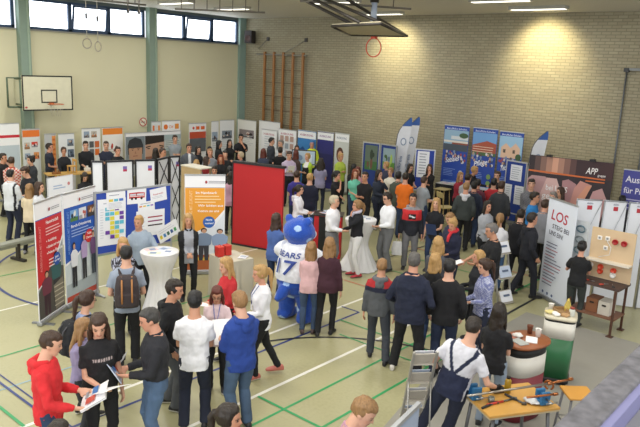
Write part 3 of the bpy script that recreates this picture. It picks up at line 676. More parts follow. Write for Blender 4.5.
# red roll-up
t, w = rollup('roll_up_banner', 'red and white career advice roll-up banner, leftmost at the left front', 'banner', 32.7, 204.8, 59.7, 195.3, 2.0, w=.81)
A = Art(-.007); zt = 2.0
A.rect(.01, .1, w-.01, 1.98, WT)
A.P([(0.01, .85)]+[(.01+(w-.02)*q, .62+.22*q+.5*q*q) for q in (0, .25, .5, .75, 1)]+[(w-.01, 1.72), (.01, 1.72)], 'c8272f'); A.rect(.01, 1.72, w-.01, 1.735, '2d5fb0')
A.P([(.01, .1), (w-.01, .1), (w-.01, 1.3)]+[(.01+(w-.02)*q, .6+.2*q+.48*q*q) for q in (1, .75, .5, .25, 0)], '9aa0a4')
A.P([(.01, .1), (w-.01, .1), (w-.01, .8), (.4, .9), (.01, .55)], '4c4a48')
A.figure(.26, .12, .74, '6d2f46', '3a2030', '4a1f18', w=1.2); A.figure(.56, .25, .85, '2d5c60', '2e3036', '1e1714', w=1.1)
A.P([(.45, .55), (.75, .62), (.78, .15), (.5, .12)], '7a7468'); A.lines(.47, .77, .5, 5, .08, .02, 'b9b2a2', .05)
A.text('Hauswirtschaft', .30, 1.62, .055, 'ffffff', .38); A.lines(.28, .75, 1.54, 3, .05, .016, 'f3c9c9')
for i, wt in enumerate((.26, .38, .44)): A.text(['Ausbildung', 'Schule und mehr', 'Neue Berufe'][i], .33, 1.32-.1*i, .045, 'ffffff', wt); A.ell(.295, 1.34-.1*i, .012, .012, 'ffffff', 8)
A.lines(.33, .7, 1.01, 3, .055, .02, 'f5d5d5'); A.text('AUSBILDUNG MIT ZUKUNFT', .13, .88, .06, 'e58a8a', .75, rot=90)
A.ell(.58, .98, .11, .11, '2350a8'); A.text('Jetzt', .52, 1.0, .04, 'ffffff'); A.text('starten!', .50, .94, .04, 'ffffff')
A.ell(.4, 1.85, .022, .03, 'a03038'); A.lines(.45, .72, 1.86, 2, .03, .012, '9a9aa4', .05)
A.build('printed_graphic', t)
# blue roll-up
t, w = rollup('roll_up_banner', 'blue and white career advice roll-up banner with three walking youths, right of the red one', 'banner', 61.5, 195.3, 93, 187, 2.0, w=.9)
A = Art(-.007); A.rect(.01, .1, w-.01, 1.98, WT)
A.P([(.01, .80)]+[(.01+(w-.02)*q, .80+.12*q+.42*q*q) for q in (.25, .5, .75, 1)]+[(w-.01, 1.76), (.01, 1.76)], '2458b4')
A.P([(.01, .1), (w-.01, .1), (w-.01, 1.3)]+[(.01+(w-.02)*q, .76+.12*q+.42*q*q) for q in (1, .75, .5, .25, 0)], 'c9d3da')
A.rect(.01, .1, w-.01, .42, 'a8b4bc'); A.rect(.01, .1, w-.01, .2, 'b5483a')
for u, p in ((.17, ['7aa7d8', '4d7a43', 'e8e4dc', '22242b']), (.4, ['d8dde8', 'a0a0a8', 'b8554a', 'e6e0e6']), (.64, ['6b4a3c', '3f3a3a', 'c8c0ba', 'd99c6a'])): A.photo(u, 1.5, u+.21, 1.7, p)
A.text('Berufs-Orientierung', .17, 1.4, .05, 'ffffff', .55); A.lines(.17, .8, 1.34, 3, .05, .015, 'a8c0e8'); A.text('AUSBILDUNG MIT ZUKUNFT', .12, .95, .055, '7ea2dc', .75, rot=90)
A.ell(.66, 1.16, .12, .12, 'c8272f'); A.text('Tolle', .6, 1.19, .042, 'ffffff'); A.text('Chancen', .57, 1.12, .042, 'ffffff', .18); A.ell(.42, 1.86, .022, .03, 'a03038'); A.lines(.47, .8, 1.87, 2, .03, .012, '9a9aa4', .05)
A.figure(.22, .34, .80, 'dfe2ea', '20242e', '2c211b', w=.72); A.figure(.5, .42, .82, 'b09ac6', '1e2230', '3a2418', w=.66); A.figure(.76, .44, .80, '6a4a78', '2a3648', '1a1512', w=.66)
A.build('printed_graphic', t)
# orange roll-up
t, w = rollup('roll_up_banner', 'orange and white career advice roll-up banner behind the blond woman with folded hands', 'banner', 183.6, 175.3, 226.4, 175.7, 2.05)
A = Art(-.007); A.rect(.01, .1, w-.01, 2.03, WT); A.P([(.01, .88)]+[(.01+(w-.02)*q, .86+.5*q*q) for q in (.3, .55, .8, 1)]+[(w-.01, 1.80), (.01, 1.80)], 'e9a038')
A.rect(.01, 1.8, w-.01, 1.815, 'b9bcc4'); A.P([(.01, .1), (w-.01, .1), (w-.01, 1.3), (.6, 1.02), (.3, .9), (.01, .84)], 'dfe6f0'); A.rect(.01, .1, w-.01, .42, 'b0623a'); A.rect(.01, .3, w-.01, .36, 'e6c04a')
A.text('Im Handwerk', .22, 1.68, .05, 'ffffff', .42); A.lines(.2, .78, 1.62, 3, .06, .02, 'f7d9a4'); A.text('Wir bilden aus', .26, 1.42, .045, 'ffffff', .5); A.text('Komm zu uns', .26, 1.31, .045, 'ffffff', .42)
A.text('AUSBILDUNG MIT ZUKUNFT', .15, .95, .06, 'f6cf94', .8, rot=90); A.ell(.48, 1.1, .12, .12, '2a62b8'); A.text('Nicht', .42, 1.13, .04, 'ffffff'); A.text('warten!', .40, 1.06, .04, 'ffffff')
A.figure(.38, .3, .68, '7a8ca8', '3a3a44', '3a2418', w=1.4); A.figure(.7, .3, .66, '8fa4c6', '2f3340', '20242c', w=1.5); A.ell(.42, 1.92, .022, .03, 'a03038'); A.lines(.47, .8, 1.93, 2, .03, .012, '9a9aa4', .05)
A.build('printed_graphic', t)
# red partition wall
FRONT = False
a, b = at(233.6, 161.5, 2.0), at(285, 167.6, 2.0); loc, w, rz = frame_of(a, b); t = thing('partition_wall', 'large bright red partition wall with a black top edge in the middle of the hall', 'partition', loc, rz)
g = G(); g.box((w/2, 0, 1.0), (w, .06, 1.96), mat('red_panel', 'b31820', .6, noise=.06, nscale=1.5)); g.build('panel', t)
g = G(); g.box((w/2, .015, 2.0), (w+.03, .14, .05), mat('black_rail', '1a1a1e', .4)); g.box((w/2, 0, .02), (w+.03, .1, .04), mat('black_rail', '1a1a1e', .4)); g.box((-.015, 0, 1), (.03, .08, 2), mat('black_rail', '1a1a1e', .4)); g.build('edge_rail', t)
# blue pinboard with sheets
FRONT = True
a, b = at(93.7, 193, 1.9), at(171.5, 184.3, 1.9); t, w = framed('pinboard', 'wide blue pinboard covered in white sheets behind the man in grey-blue shirt', 'pinboard', a, b, .75, 1.9, '2b49a8')
def sheet(par, u, v, ww, hh, rot, lbl, draw, y=-.014):
    s_ = thing('pinned_sheet', lbl, 'poster'); s_.matrix_world = par.matrix_world_ @ Matrix.Translation((u, y, v)) @ Matrix.Rotation(R(-rot), 4, 'Y')
    g = G(); g.box((0, 0, 0), (ww, .003, hh), flat('eef0f6')); g.build('paper', s_)
    A = Art(-.0016, .001); draw(A, ww, hh); A.build('printed_graphic', s_)
FRONT = True
class _M: pass
def mw(t):
    m = _M(); m.matrix_world_ = Matrix.Translation(t.location) @ Matrix.Rotation(t.rotation_euler.z, 4, 'Z'); return m
pm = mw(t)
def d1(A, w, h):
    A.lines(-w*.3, w*.35, h*.4, 1, .1, .012, '8a90a8', .05)
    cols = {'c': '62bcd6', 'y': 'e3d84a', 'p': '6b3fa0'}
    for j, row in enumerate(('.pyc', 'pycc', 'p.yc', 'ccy.', '.cy.', 'cyyp', '.yp.')):
        for i, c in enumerate(row):
            if c in cols: A.rect(w*(.36-.17*i)-.05, h*(.24-.1*j), w*(.36-.17*i)+.035, h*(.32-.1*j), cols[c])
    A.lines(-w*.42, -w*.3, h*.28, 12, h*.055, .008, 'b8bccb')
sheet(pm, .31, 1.33, .56, .86, -1.5, 'large white timetable sheet with cyan, yellow and purple blocks on the blue pinboard', d1)
def d2(A, w, h):
    A.lines(-w*.35, w*.3, h*.3, 1, .1, .012, '8a90a8')
    for i, c in enumerate(('e3c84a', '62bcd6', '4a76c8')): A.rect(-w*.38+i*w*.27, -h*.05, -w*.16+i*w*.27, h*.1, c)
    A.lines(-w*.4, w*.4, -h*.15, 5, h*.07, .007, 'b8bccb')
sheet(pm, .40, 1.72, .38, .32, 0, 'white sheet with yellow, cyan and blue boxes above the timetable sheet', d2, -.02)
def d3(A, w, h):
    A.P([(-w*.4, -h*.15), (w*.42, -h*.15), (w*.42, h*.18), (w*.1, h*.22), (-w*.4, h*.2)], 'c42a2c'); A.rect(-w*.35, h*.02, w*.38, h*.13, 'cfd6e0'); A.rect(-w*.05, h*.02, w*.0, h*.2, 'a02022')
    for u in (-.25, -.05, .25): A.ell(w*u, -h*.17, w*.06, w*.06, '1b1b1f')
    A.rect(-w*.38, -h*.05, w*.38, -h*.01, 'f2f2f2')
sheet(pm, .83, 1.76, .4, .3, -2, 'white sheet with a picture of a red fire engine on the blue pinboard', d3)
def d4(A, w, h): A.text('Feuerwehr', -w*.32, h*.02, .035, 'c05a68', w*.62); A.lines(-w*.4, w*.4, -h*.12, 2, h*.1, .007, 'b8bccb')
sheet(pm, 1.3, 1.73, .36, .26, 6, 'tilted plain white sheet at the top right of the blue pinboard', d4)
def d5(A, w, h):
    A.lines(-w*.35, w*.3, h*.3, 1, .1, .012, '9aa0b8')
    for i, c in enumerate(('e08a4a', 'e3c84a', '62bcd6', '8a62c0')): A.rect(-w*.42+i*w*.22, h*.05, -w*.25+i*w*.22, h*.17, c)
sheet(pm, 1.03, 1.52, .36, .22, 2, 'small white sheet with a row of coloured tabs under the fire engine sheet', d5, -.018)
def d6(A, w, h):
    for i, c in enumerate(('a02838', '8a3a6a', '30242c')): A.rect(-w*.1, h*(.2-.16*i), w*.42, h*(.25-.16*i), c); A.lines(-w*.42, -w*.15, h*(.22-.16*i), 1, .1, .008, '9a9aaa')
sheet(pm, 1.12, 1.2, .62, .5, -1, 'white sheet with dark red bars behind the man in grey-blue shirt', d6)
def d7(A, w, h):
    for i, c in enumerate(('d8c83a', '4a8ac8', '3a6a5a', '3a5a9a', '50a068')): A.rect(-w*.42+i*w*.17, -h*.25, -w*.31+i*w*.17, h*.0, c)
    A.lines(-w*.4, w*.4, h*.3, 2, h*.15, .008, 'b8bccb')
sheet(pm, 1.5, .98, .5, .3, 22, 'slanting white strip with coloured stickers at the lower right of the blue pinboard', d7, -.03)
# white presentation sheet behind the roll-ups
a, b = at(46.5, 179, 1.9), at(73, 174.5, 1.9); t, w = framed('display_board', 'plain white display board with a small logo behind the two career roll-ups', 'board', a, b, .5, 1.9, 'eef1f6', 'd5d8de', th=.02)
A = Art(-.012); A.lines(w*.2, w*.7, 1.72, 2, .05, .02, '9fb6d8'); A.ell(w*.82, 1.74, .035, .035, 'd08a8a'); A.lines(w*.1, w*.8, 1.5, 6, .1, .012, 'd4d8e2'); A.build('printed_graphic', t)
# white truss partition: black framed white panels
FRONT = False
pts = [(90, 161.5), (104.5, 161.7), (134, 160.5), (156.5, 160), (168.5, 157), (180.5, 156.3)]; prev = None
P3 = [at(x, y, 2.0) for x, y in pts]
lbls = ['narrow white black-edged panel, leftmost of the truss row behind the blue pinboard', 'wide white black-edged panel with small red emblem, second of the truss row', 'wide white black-edged panel with small emblem, third of the truss row', 'white truss panel with black crossed struts, fourth of the row', 'white panel with black crossed struts and emblem at the right end of the truss row']
for i in range(5):
    a, b = P3[i], P3[i+1]; loc, w, rz = frame_of(a, b); t = thing('exhibition_panel', lbls[i], 'partition', loc, rz, 'white exhibition panels with black edges')
    bm_ = mat('black_tube', '1c1d21', .4)
    g = G(); g.box((w/2, 0, 1.02), (w-.04, .01, 1.92), mat('panel_white', 'e7eaf0' if i < 3 else 'd6d9de', .6, noise=.03)); g.build('panel', t)
    g = G()
    for x in (.015, w-.015): g.box((x, -.0, 1.0), (.03, .04, 2.0), bm_)
    g.box((w/2, 0, 2.0), (w, .05, .04), bm_); g.build('frame', t)
    if i > 2:
        g = G()
        for z in (.1, .72, 1.35): g.tube([(.03, -.03, z), (w-.03, -.03, z+.6)], .011, bm_, 6); g.tube([(w-.03, -.045, z), (.03, -.045, z+.6)], .011, bm_, 6)
        g.build('crossed_strut', t)
    if i in (1, 2, 4):
        A = Art(-.008); A.rect(w*.62, 1.76, w*.62+.09, 1.88, '7a6ab0'); A.rect(w*.62, 1.76, w*.62+.09, 1.81, 'b83a5a'); A.build('emblem', t)
# tan desk wall beside it
a, b = at(181.5, 164.5, 1.55), at(201.5, 168.5, 1.55); loc, w, rz = frame_of(a, b); t = thing('counter', 'tan wooden counter front beside the white truss panels', 'counter', loc, rz)
g = G(); g.box((w/2, .0, .76), (w, .05, 1.52), mat('tan_wood', 'b99f76', .6, noise=.1)); g.build('front_panel', t); g = G(); g.box((w/2, .18, 1.535), (w+.04, .42, .03), mat('pale_edge', 'd8d2c4', .5)); g.build('top', t)
g = G(); 
for x in (.03, w-.03): g.box((x, .34, .76), (.04, .04, 1.52), mat('tan_wood', 'b99f76'))
g.build('leg', t)
# photo wall with faces
FRONT = True
a, b = onX(124.5, 131.5, XL+1.1), onX(181, 132.5, XL+1.1); zp = (a.z+b.z)/2; t, w = framed('photo_display', 'wide photo wall showing a face in a knitted cap and a close-up of eyes', 'poster', a, b, .4, zp, 'a8adb2', 'd8dade', th=.03)
A = Art(-.012); m0 = w*.33
A.rect(.02, .9, m0, 2.16, '77828a'); A.rect(.02, 2.16, w-.02, 2.29, 'e6e6ea')
A.P([(.1, 1.35), (m0-.08, 1.35), (m0-.06, 1.75), (m0-.14, 2.02), (m0/2, 2.12), (.14, 2.0), (.08, 1.75)], '2f3238')
A.P([(.14, 1.1), (m0-.12, 1.1), (m0-.1, 1.65), (m0-.14, 1.78), (.16, 1.78), (.12, 1.6)], 'b98f74'); A.P([(.12, 1.64), (m0-.1, 1.64), (m0-.1, 1.86), (.12, 1.86)], '33363c')
for q in (.36, .66): A.ell(m0*q, 1.55, .035, .016, '2a1c16'); A.rect(m0*q-.05, 1.6, m0*q+.05, 1.62, '3a281c')
A.P([(m0*.5, 1.52), (m0*.55, 1.38), (m0*.46, 1.38)], '9a7058'); A.rect(m0*.38, 1.26, m0*.62, 1.29, '8a4a42'); A.P([(.1, 1.1), (m0-.05, 1.1), (m0, .9), (.02, .9)], '5a5550')
u0, u1 = m0+.02, w*.68; A.rect(u0, .9, u1, 2.16, 'c09a84'); A.P([(u0, 1.75), (u1, 1.85), (u1, 2.16), (u0, 2.16)], '2a2422'); A.P([(u0+.02, 1.6), (u0+.22, 1.66), (u0+.22, 1.7), (u0+.02, 1.66)], '2b1d17'); A.P([(u1-.2, 1.66), (u1-.02, 1.6), (u1-.02, 1.66), (u1-.2, 1.71)], '2b1d17')
A.ell(u0+.13, 1.57, .06, .024, '2c2320'); A.ell(u1-.11, 1.57, .06, .024, '2c2320'); A.P([((u0+u1)/2-.03, 1.5), ((u0+u1)/2+.05, 1.5), ((u0+u1)/2+.08, 1.25), ((u0+u1)/2-.05, 1.25)], 'a87f68'); A.rect(u0, .9, u1, 1.2, '8a5a48')
A.rect(u1+.02, .9, w-.02, 2.16, '9fb0b4'); A.P([(u1+.02, 1.5), (w-.02, 1.7), (w-.02, 1.95), (u1+.02, 1.9)], 'c4c8c4'); A.lines(u1+.05, w-.05, 1.85, 4, .09, .03, '6d7c80', .05); A.rect(u1+.02, .9, w-.02, 1.4, '76807a'); A.v = [(q[0], q[1], zp-.02-(2.29-q[2])*.74) for q in A.v]; A.build('printed_graphic', t)
def poster(lbl, x0, y0, x1, y1, zt, zb=.1, head=None, headc=None, base='e4e6ea', pics=(), lines=None, extra=None, name='roll_up_banner', cat='banner', group=None, zt2=None, w=None, Y=None, X=None):
    zt_0 = zt
    if Y is not None: a, b = onY(x0, y0, Y), onY(x1, y1, Y); zt = (a.z+b.z)/2
    elif X is not None: a, b = onX(x0, y0, X), onX(x1, y1, X); zt = (a.z+b.z)/2
    else: a, b = at(x0, y0, zt), at(x1, y1, zt2 or zt)
    loc, W_, rz = frame_of(a, b); W_ = w or W_; t = thing(name, lbl, cat, loc, rz, group)
    g = G(); g.box((W_/2, 0, (zb+zt)/2), (W_, .012, zt-zb), mat('banner_sheet', base, .5, noise=.02)); g.build('banner_sheet', t)
    g = G(); 
    for q in (.15, .85): g.box((W_*q, 0, .02), (.05, .36, .04), mat('roll_foot', '8b8e92', .4, .6))
    g.box((W_/2, 0, .06), (W_, .08, .06), mat('roll_case', 'a4a7ab', .35, .7)); g.build('base_case', t)
    g = G(); g.box((W_/2, 0, zt+.012), (W_+.01, .03, .025), mat('top_rail', 'c4c7cb', .35, .6)); g.build('top_rail', t)
    A = Art(-.007)
    if headc: A.rect(.01, zt-.22, W_-.01, zt-.02, headc)
    if head: A.text(head[0], W_*.12, zt-.15, head[2] if len(head) > 2 else .07, head[1], W_*.76)
    for (u, v, pw, ph, pal) in pics: v += min(0, zt-zt_0-.03); A.photo(W_*u, v, W_*(u+pw), v+ph, pal)
    if lines: A.lines(W_*.12, W_*.88, lines[0], lines[1], .07, .02, lines[2])
    if extra: extra(A, W_, zt)
    A.build('printed_graphic', t); return t
PA = ['b8b0a4', '8f6a4a', 'e08a4a', '4a4a52', 'c8c4bc']; PB = ['8fa0b4', '5a6470', '2c3440', 'b8a898', '6a4a44']; PC = ['d8945a', 'c86a3a', 'e8b070', '7a4a30', '4a2c20']
def ex1(A, w, z): A.rect(.0, z-.4, w, z-.32, 'c02a3a'); A.rect(.02, .6, w-.02, z-.62, 'b7c4cc'); A.P([(.05, .6), (w*.6, .6), (w*.52, .95), (.25, 1.0)], '4a4c55'); A.ell(w*.42, 1.08, .13, .16, '2c2220'); A.ell(w*.43, 1.04, .09, .12, 'b89080')
poster('white stand panel with a red stripe at the far left edge', -8, 123.5, 19.5, 124.5, 2.2, .3, extra=ex1, base='e8eaec', name='exhibition_panel', cat='poster', X=XL+.9)
poster('roll-up banner with orange header and small pictures in front of the green post', 21, 130, 40, 129, 2.1, headc='d9722c', base='cfd3d2', pics=[(.1, 1.55, .3, .2, PA), (.5, 1.6, .35, .16, ['c0392b', '8a8a90', 'e8e8e8', '303038']), (.1, 1.25, .3, .18, PB), (.6, 1.25, .3, .2, PC), (.12, .9, .3, .2, PA)], X=XL+.9)
poster('narrow grey and orange roll-up banner behind the man in navy seen from the side', 43.5, 134.5, 56, 134, 2.1, base='b6b9ba', extra=lambda A, w, z: (A.rect(w*.66, .4, w*.98, z-.05, 'd58a48'), A.lines(w*.7, w*.95, z-.2, 8, .15, .06, 'b8602a', .1)), X=XL+.9)
poster('white roll-up banner with two dark photos behind the woman in black', 57.5, 134, 74.5, 134, 2.1, base='dfe2e4', pics=[(.55, 1.75, .4, .22, PB), (.55, 1.4, .4, .25, ['5a6a7c', '3c4654', '8a98a8', '2a303a'])], X=XL+.9)
poster('white roll-up banner with orange and grey squares behind the man in black', 81, 129, 100.5, 128.4, 2.2, base='e2e4e4', pics=[(.1, 1.95, .3, .2, PB), (.5, 1.95, .3, .2, PA)], extra=lambda A, w, z: [A.rect(w*(.08+.3*i), z-.85+.25*j, w*(.32+.3*i), z-.65+.25*j, ['d9722c', '6a6c70', 'd9722c', '8a8c7e', '55585c', 'c86a3a'][i+3*j]) for i in range(3) for j in range(2)], X=XL+.9)
poster('roll-up banner with orange header and red tool picture behind the man in navy', 101.5, 128, 123, 127.3, 2.3, headc='dd8230', base='e6e4e0', pics=[(.3, 1.5, .6, .35, ['e4e2e0', 'd8d4d0', '8a2c24', 'b03a2a', '5a2018'])], lines=(1.3, 3, 'b8b4ae'), X=XL+.9)
poster('narrow white roll-up with orange squares above the wall of faces', 151, 122.5, 161, 121.5, 2.3, base='d0d3d4', extra=lambda A, w, z: [A.rect(w*.1+w*.3*i, z-.3, w*.32+w*.3*i, z-.12, c) for i, c in enumerate(('d9722c', 'c8c8c8', 'd98a4a'))], X=XL+.9)
poster('white roll-up with three orange emblems beside the dark post', 161.5, 121, 180.5, 121, 2.5, base='e4e5e6', extra=lambda A, w, z: (A.ell(w*.2, z-.2, .09, .09, 'd9722c'), A.text('CW', w*.38, z-.25, .1, 'd9722c', w*.24), A.rect(w*.7, z-.28, w*.92, z-.1, 'd98a3a'), A.ell(w*.81, z-.42, .06, .06, 'c8602a')), X=XL+.9)
poster('roll-up banner with red and orange crowd picture behind the man in the grey suit', 188.5, 123.5, 206.5, 123.5, 2.3, base='e2e2e4', extra=lambda A, w, z: (A.ell(w*.25, z-.16, .05, .05, 'c0392b'), A.rect(w*.4, z-.22, w*.6, z-.1, 'd9622c'), A.rect(w*.68, z-.22, w*.9, z-.1, 'd9622c'), A.rect(.02, 1.3, w-.02, z-.3, 'b8492c'), A.rect(.02, 1.0, w-.02, 1.5, '5a5f66')), pics=[(.05, 1.45, .9, .5, ['c8502c', '3c4654', 'e8a04a', '22262c', 'a0302c'])], X=XL+.9)
poster('narrow white roll-up with a small portrait, left of the pair by the corner', 211, 121.7, 219, 121.7, 2.3, base='dcdee0', pics=[(.1, 1.6, .75, .35, PB)], lines=(1.4, 5, 'b0b4ba'), X=XL+1.0)
poster('wide white roll-up with a dark photo, right of the pair by the corner', 219.5, 120.5, 234.5, 120.5, 2.3, base='e0e2e4', pics=[(.15, 1.65, .7, .3, ['7c8894', '4a4f58', 'e0d0c4', '3a2c28', '20242c'])], lines=(1.4, 6, 'b8bcc2'), X=XL+1.0)
poster('tall white roll-up with a dark photo of people beside the corner of the hall', 237.5, 120, 256.5, 121, 2.35, base='e6e6e4', pics=[(.1, 1.7, .8, .32, ['8a8084', '4a4048', 'e0cfc4', '2e2226', '94605a'])], lines=(1.5, 6, 'c4c6ca'), Y=YB-.8)
poster('white roll-up with a grey picture, just left of the climbing bars', 259, 121, 280.5, 123, 2.5, base='e2e3e3', pics=[(.35, 1.95, .5, .25, ['98a0a4', '70787c', 'c8ccd0', '5a6064'])], Y=YB-.8)
for (x0, y0, x1, y1, bc, lb_, fn) in [(261.5, 130, 277.5, 130.6, 'e6e7ea', 'white exhibition panel with small grey prints, first of the row of headed panels', 0), (278.5, 129.6, 297, 130.5, 'dfe0e4', 'white exhibition panel with shelves of leaflets, second of the row of headed panels', 1), (297.8, 130.4, 316.8, 131.6, '3d7fbe', 'exhibition panel with a blue city picture, third of the row of headed panels', 2), (317.5, 131.5, 334.5, 133, '2e2f74', 'dark blue exhibition panel, fourth of the row of headed panels', 3), (335, 133, 350, 134.8, 'c8ccc8', 'tilted pale exhibition panel with a portrait at the right end of the row', 4)]:
    def ex(A, w, z, fn=fn):
        A.rect(.01, z-.27, w-.01, z-.02, 'eceef0'); A.text('AUSBILDUNG', w*.12, z-.18, .07, ['b04a6a', 'b04a6a', 'a04a7a', '8a5a9a', '6a7a9a'][fn], w*.72)
        if fn == 1: [A.rect(w*(.1+.28*i), 1.0+.27*j, w*(.3+.28*i), 1.2+.27*j, random.choice(['9aa4b0', 'b89a90', '7a8aa4', 'c4c6cc'])) for i in range(3) for j in range(3)]
        if fn == 2: A.P([(.02, .9), (w-.02, .9), (w-.02, 1.35), (w*.7, 1.5), (w*.5, 1.3), (w*.3, 1.45), (.02, 1.3)], '1f4f8a'); A.ell(w*.5, 1.1, w*.3, .12, '78b4dc')
        if fn == 0: A.lines(w*.2, w*.8, 1.6, 6, .09, .03, 'bcc2cc')
        if fn == 4: A.ell(w*.4, 1.35, w*.25, .25, '5a3a2c'); A.ell(w*.42, 1.3, w*.17, .18, 'd0a088')
        if fn == 3: A.rect(.03, .3, w-.03, 1.3, '26275f')
    poster(lb_, x0, y0, x1, y1, 2.05, Y=YB-1.0, base=bc, extra=ex, name='exhibition_panel', cat='partition')
# tv
p = at(293.5, 149, 1.6); loc = Vector((p.x, p.y, 0)); t = thing('television', 'flat screen showing a pale picture on a stand beside the woman in lime and black', 'television', loc, YAW*.8)
g = G(); g.box((.35, 0, 1.35), (.8, .05, .48), mat('tv_bezel', '141518', .3), bev=.01); g.build('bezel', t); A = Art(-.026); A.rect(-.02, 1.14, .72, 1.56, 'b8cde0'); A.ell(.2, 1.33, .12, .1, '7a94b4'); A.rect(.4, 1.2, .62, 1.45, 'dde8f2'); A.build('screen', t)
g = G(); g.box((.35, .04, .6), (.08, .06, 1.1), mat('tv_bezel', '141518')); g.box((.35, .0, .02), (.6, .45, .04), mat('tv_bezel', '141518')); g.build('stand', t)
# no smoking sign on the left wall
p = onX(143, 122, XL+.02); t = thing('no_smoking_sign', 'round red and white no-smoking sign on the cream wall', 'sign', (XL+.02, p.y, p.z), R(90))
g = G(); g.box((0, 0, 0), (.34, .01, .34), mat('sign_plate', 'd8d0b8')); g.build('plate', t); A = Art(-.006); A.ell(0, 0, .16, .16, 'b5423a', 28); A.ell(0, 0, .125, .125, 'e8e2d0', 28); A.rect(-.08, -.015, .07, .015, '2a2a2a'); A.P([(-.1, .08), (-.08, .1), (.1, -.08), (.08, -.1)], 'b5423a'); A.build('symbol', t)
# blue pinboards with photos
for i, (x0, y0, x1, y1, lb_) in enumerate([(363.3, 142, 380.5, 144, 'blue pinboard with a dark green nature photo, left of the pair'), (381, 144, 397.5, 146.3, 'blue pinboard with a meadow photo, right of the pair behind the white flags')]):
    a, b = at(x0, y0, 2.0), at(x1, y1, 2.0); t, w = framed('pinboard', lb_, 'pinboard', a, b, .6, 2.0, '20397e')
    A = Art(-.012); 
    if i == 0: A.photo(.08, 1.15, w-.06, 1.93, ['5a6a5c', '3f6a3a', '6a4a3c', '2c3a2c', '7a8a78'])
    else: A.photo(.1, 1.25, w-.04, 1.9, ['8aa0a8', '5a8a3a', '3c5a34', '9ab85a', '607080'])
    A.build('pinned_photo', t)
# beach flags
def beachflag(x0, y0, lbl, zt, hgt, wd, group=None, rzoff=0):
    p = at(x0, y0, zt); t = thing('beach_flag', lbl, 'flag', (p.x, p.y, 0), YAW+rzoff); n = 16; v = []; f = []; cols = []
    g = G()
    def prof(q):   # q 0 bottom..1 top : left edge curves over to the right like a feather
        return wd*(-.5+.40*q+.62*(max(0, q-.72)/.28)**2), wd*(.22+.42*q-.07*(max(0, q-.9)/.1)**2)
    wm, bm_ = mat('flag_cloth', 'e4e7ee', .7), mat('flag_tip_blue', '3c62a8', .7)
    for i in range(n):
        q0, q1 = i/n, (i+1)/n; a0, b0 = prof(q0); a1, b1 = prof(q1); z0_, z1_ = zt-hgt+hgt*q0, zt-hgt+hgt*q1
        g.add([(a0, .02*math.sin(q0*6), z0_), (b0, 0, z0_), (b1, 0, z1_), (a1, .02*math.sin(q1*6), z1_)], [(0, 1, 2, 3)], bm_ if q0 > .82 else wm)
    g.build('flag_cloth', t)
    pts = [(prof(0)[0], 0, .05)]+[(prof(i/12)[0]-.012, 0, zt-hgt+hgt*i/12) for i in range(13)]
    g = G(); g.tube(pts, .012, mat('flag_pole', '5a5e66', .4, .5), 6); g.build('pole', t)
    g = G(); g.box((prof(0)[0], 0, .02), (.4, .06, .04), mat('flag_foot', '3c3f45')); g.box((prof(0)[0], 0, .02), (.06, .4, .04), mat('flag_foot', '3c3f45')); g.build('foot', t)
    A = Art(-.02); 
    A.ell(wd*.15, zt-.75, .09, .12, '8a9ab4'); A.ell(wd*.15, zt-.75, .06, .085, 'e4e7ee'); A.text('Landkreis', wd*.0, zt-hgt+.25, .1, '7c8cab', .7, rot=84); A.build('print', t)
beachflag(402.5, 117.3, 'white feather flag with blue tip, left of the overlapping pair', 2.85, 2.15, .52)
beachflag(410.5, 116.6, 'white feather flag with blue tip, right of the overlapping pair', 2.85, 2.15, .52)
beachflag(538, 131, 'white feather flag with blue tip behind the dark photo banner', 2.8, 1.9, .5)
# white text board on blue
a, b = at(415.5, 149, 1.95), at(436, 150.5, 1.95); t, w = framed('pinboard', 'blue pinboard with one large white text sheet right of the white flags', 'pinboard', a, b, .7, 1.95, '2742a0', 'c8ccd2')
A = Art(-.012); A.rect(.06, 1.1, w-.16, 1.9, 'e9ebf2'); A.lines(.12, w-.24, 1.8, 8, .085, .03, '9aa0b0', .2); A.build('pinned_paper', t)
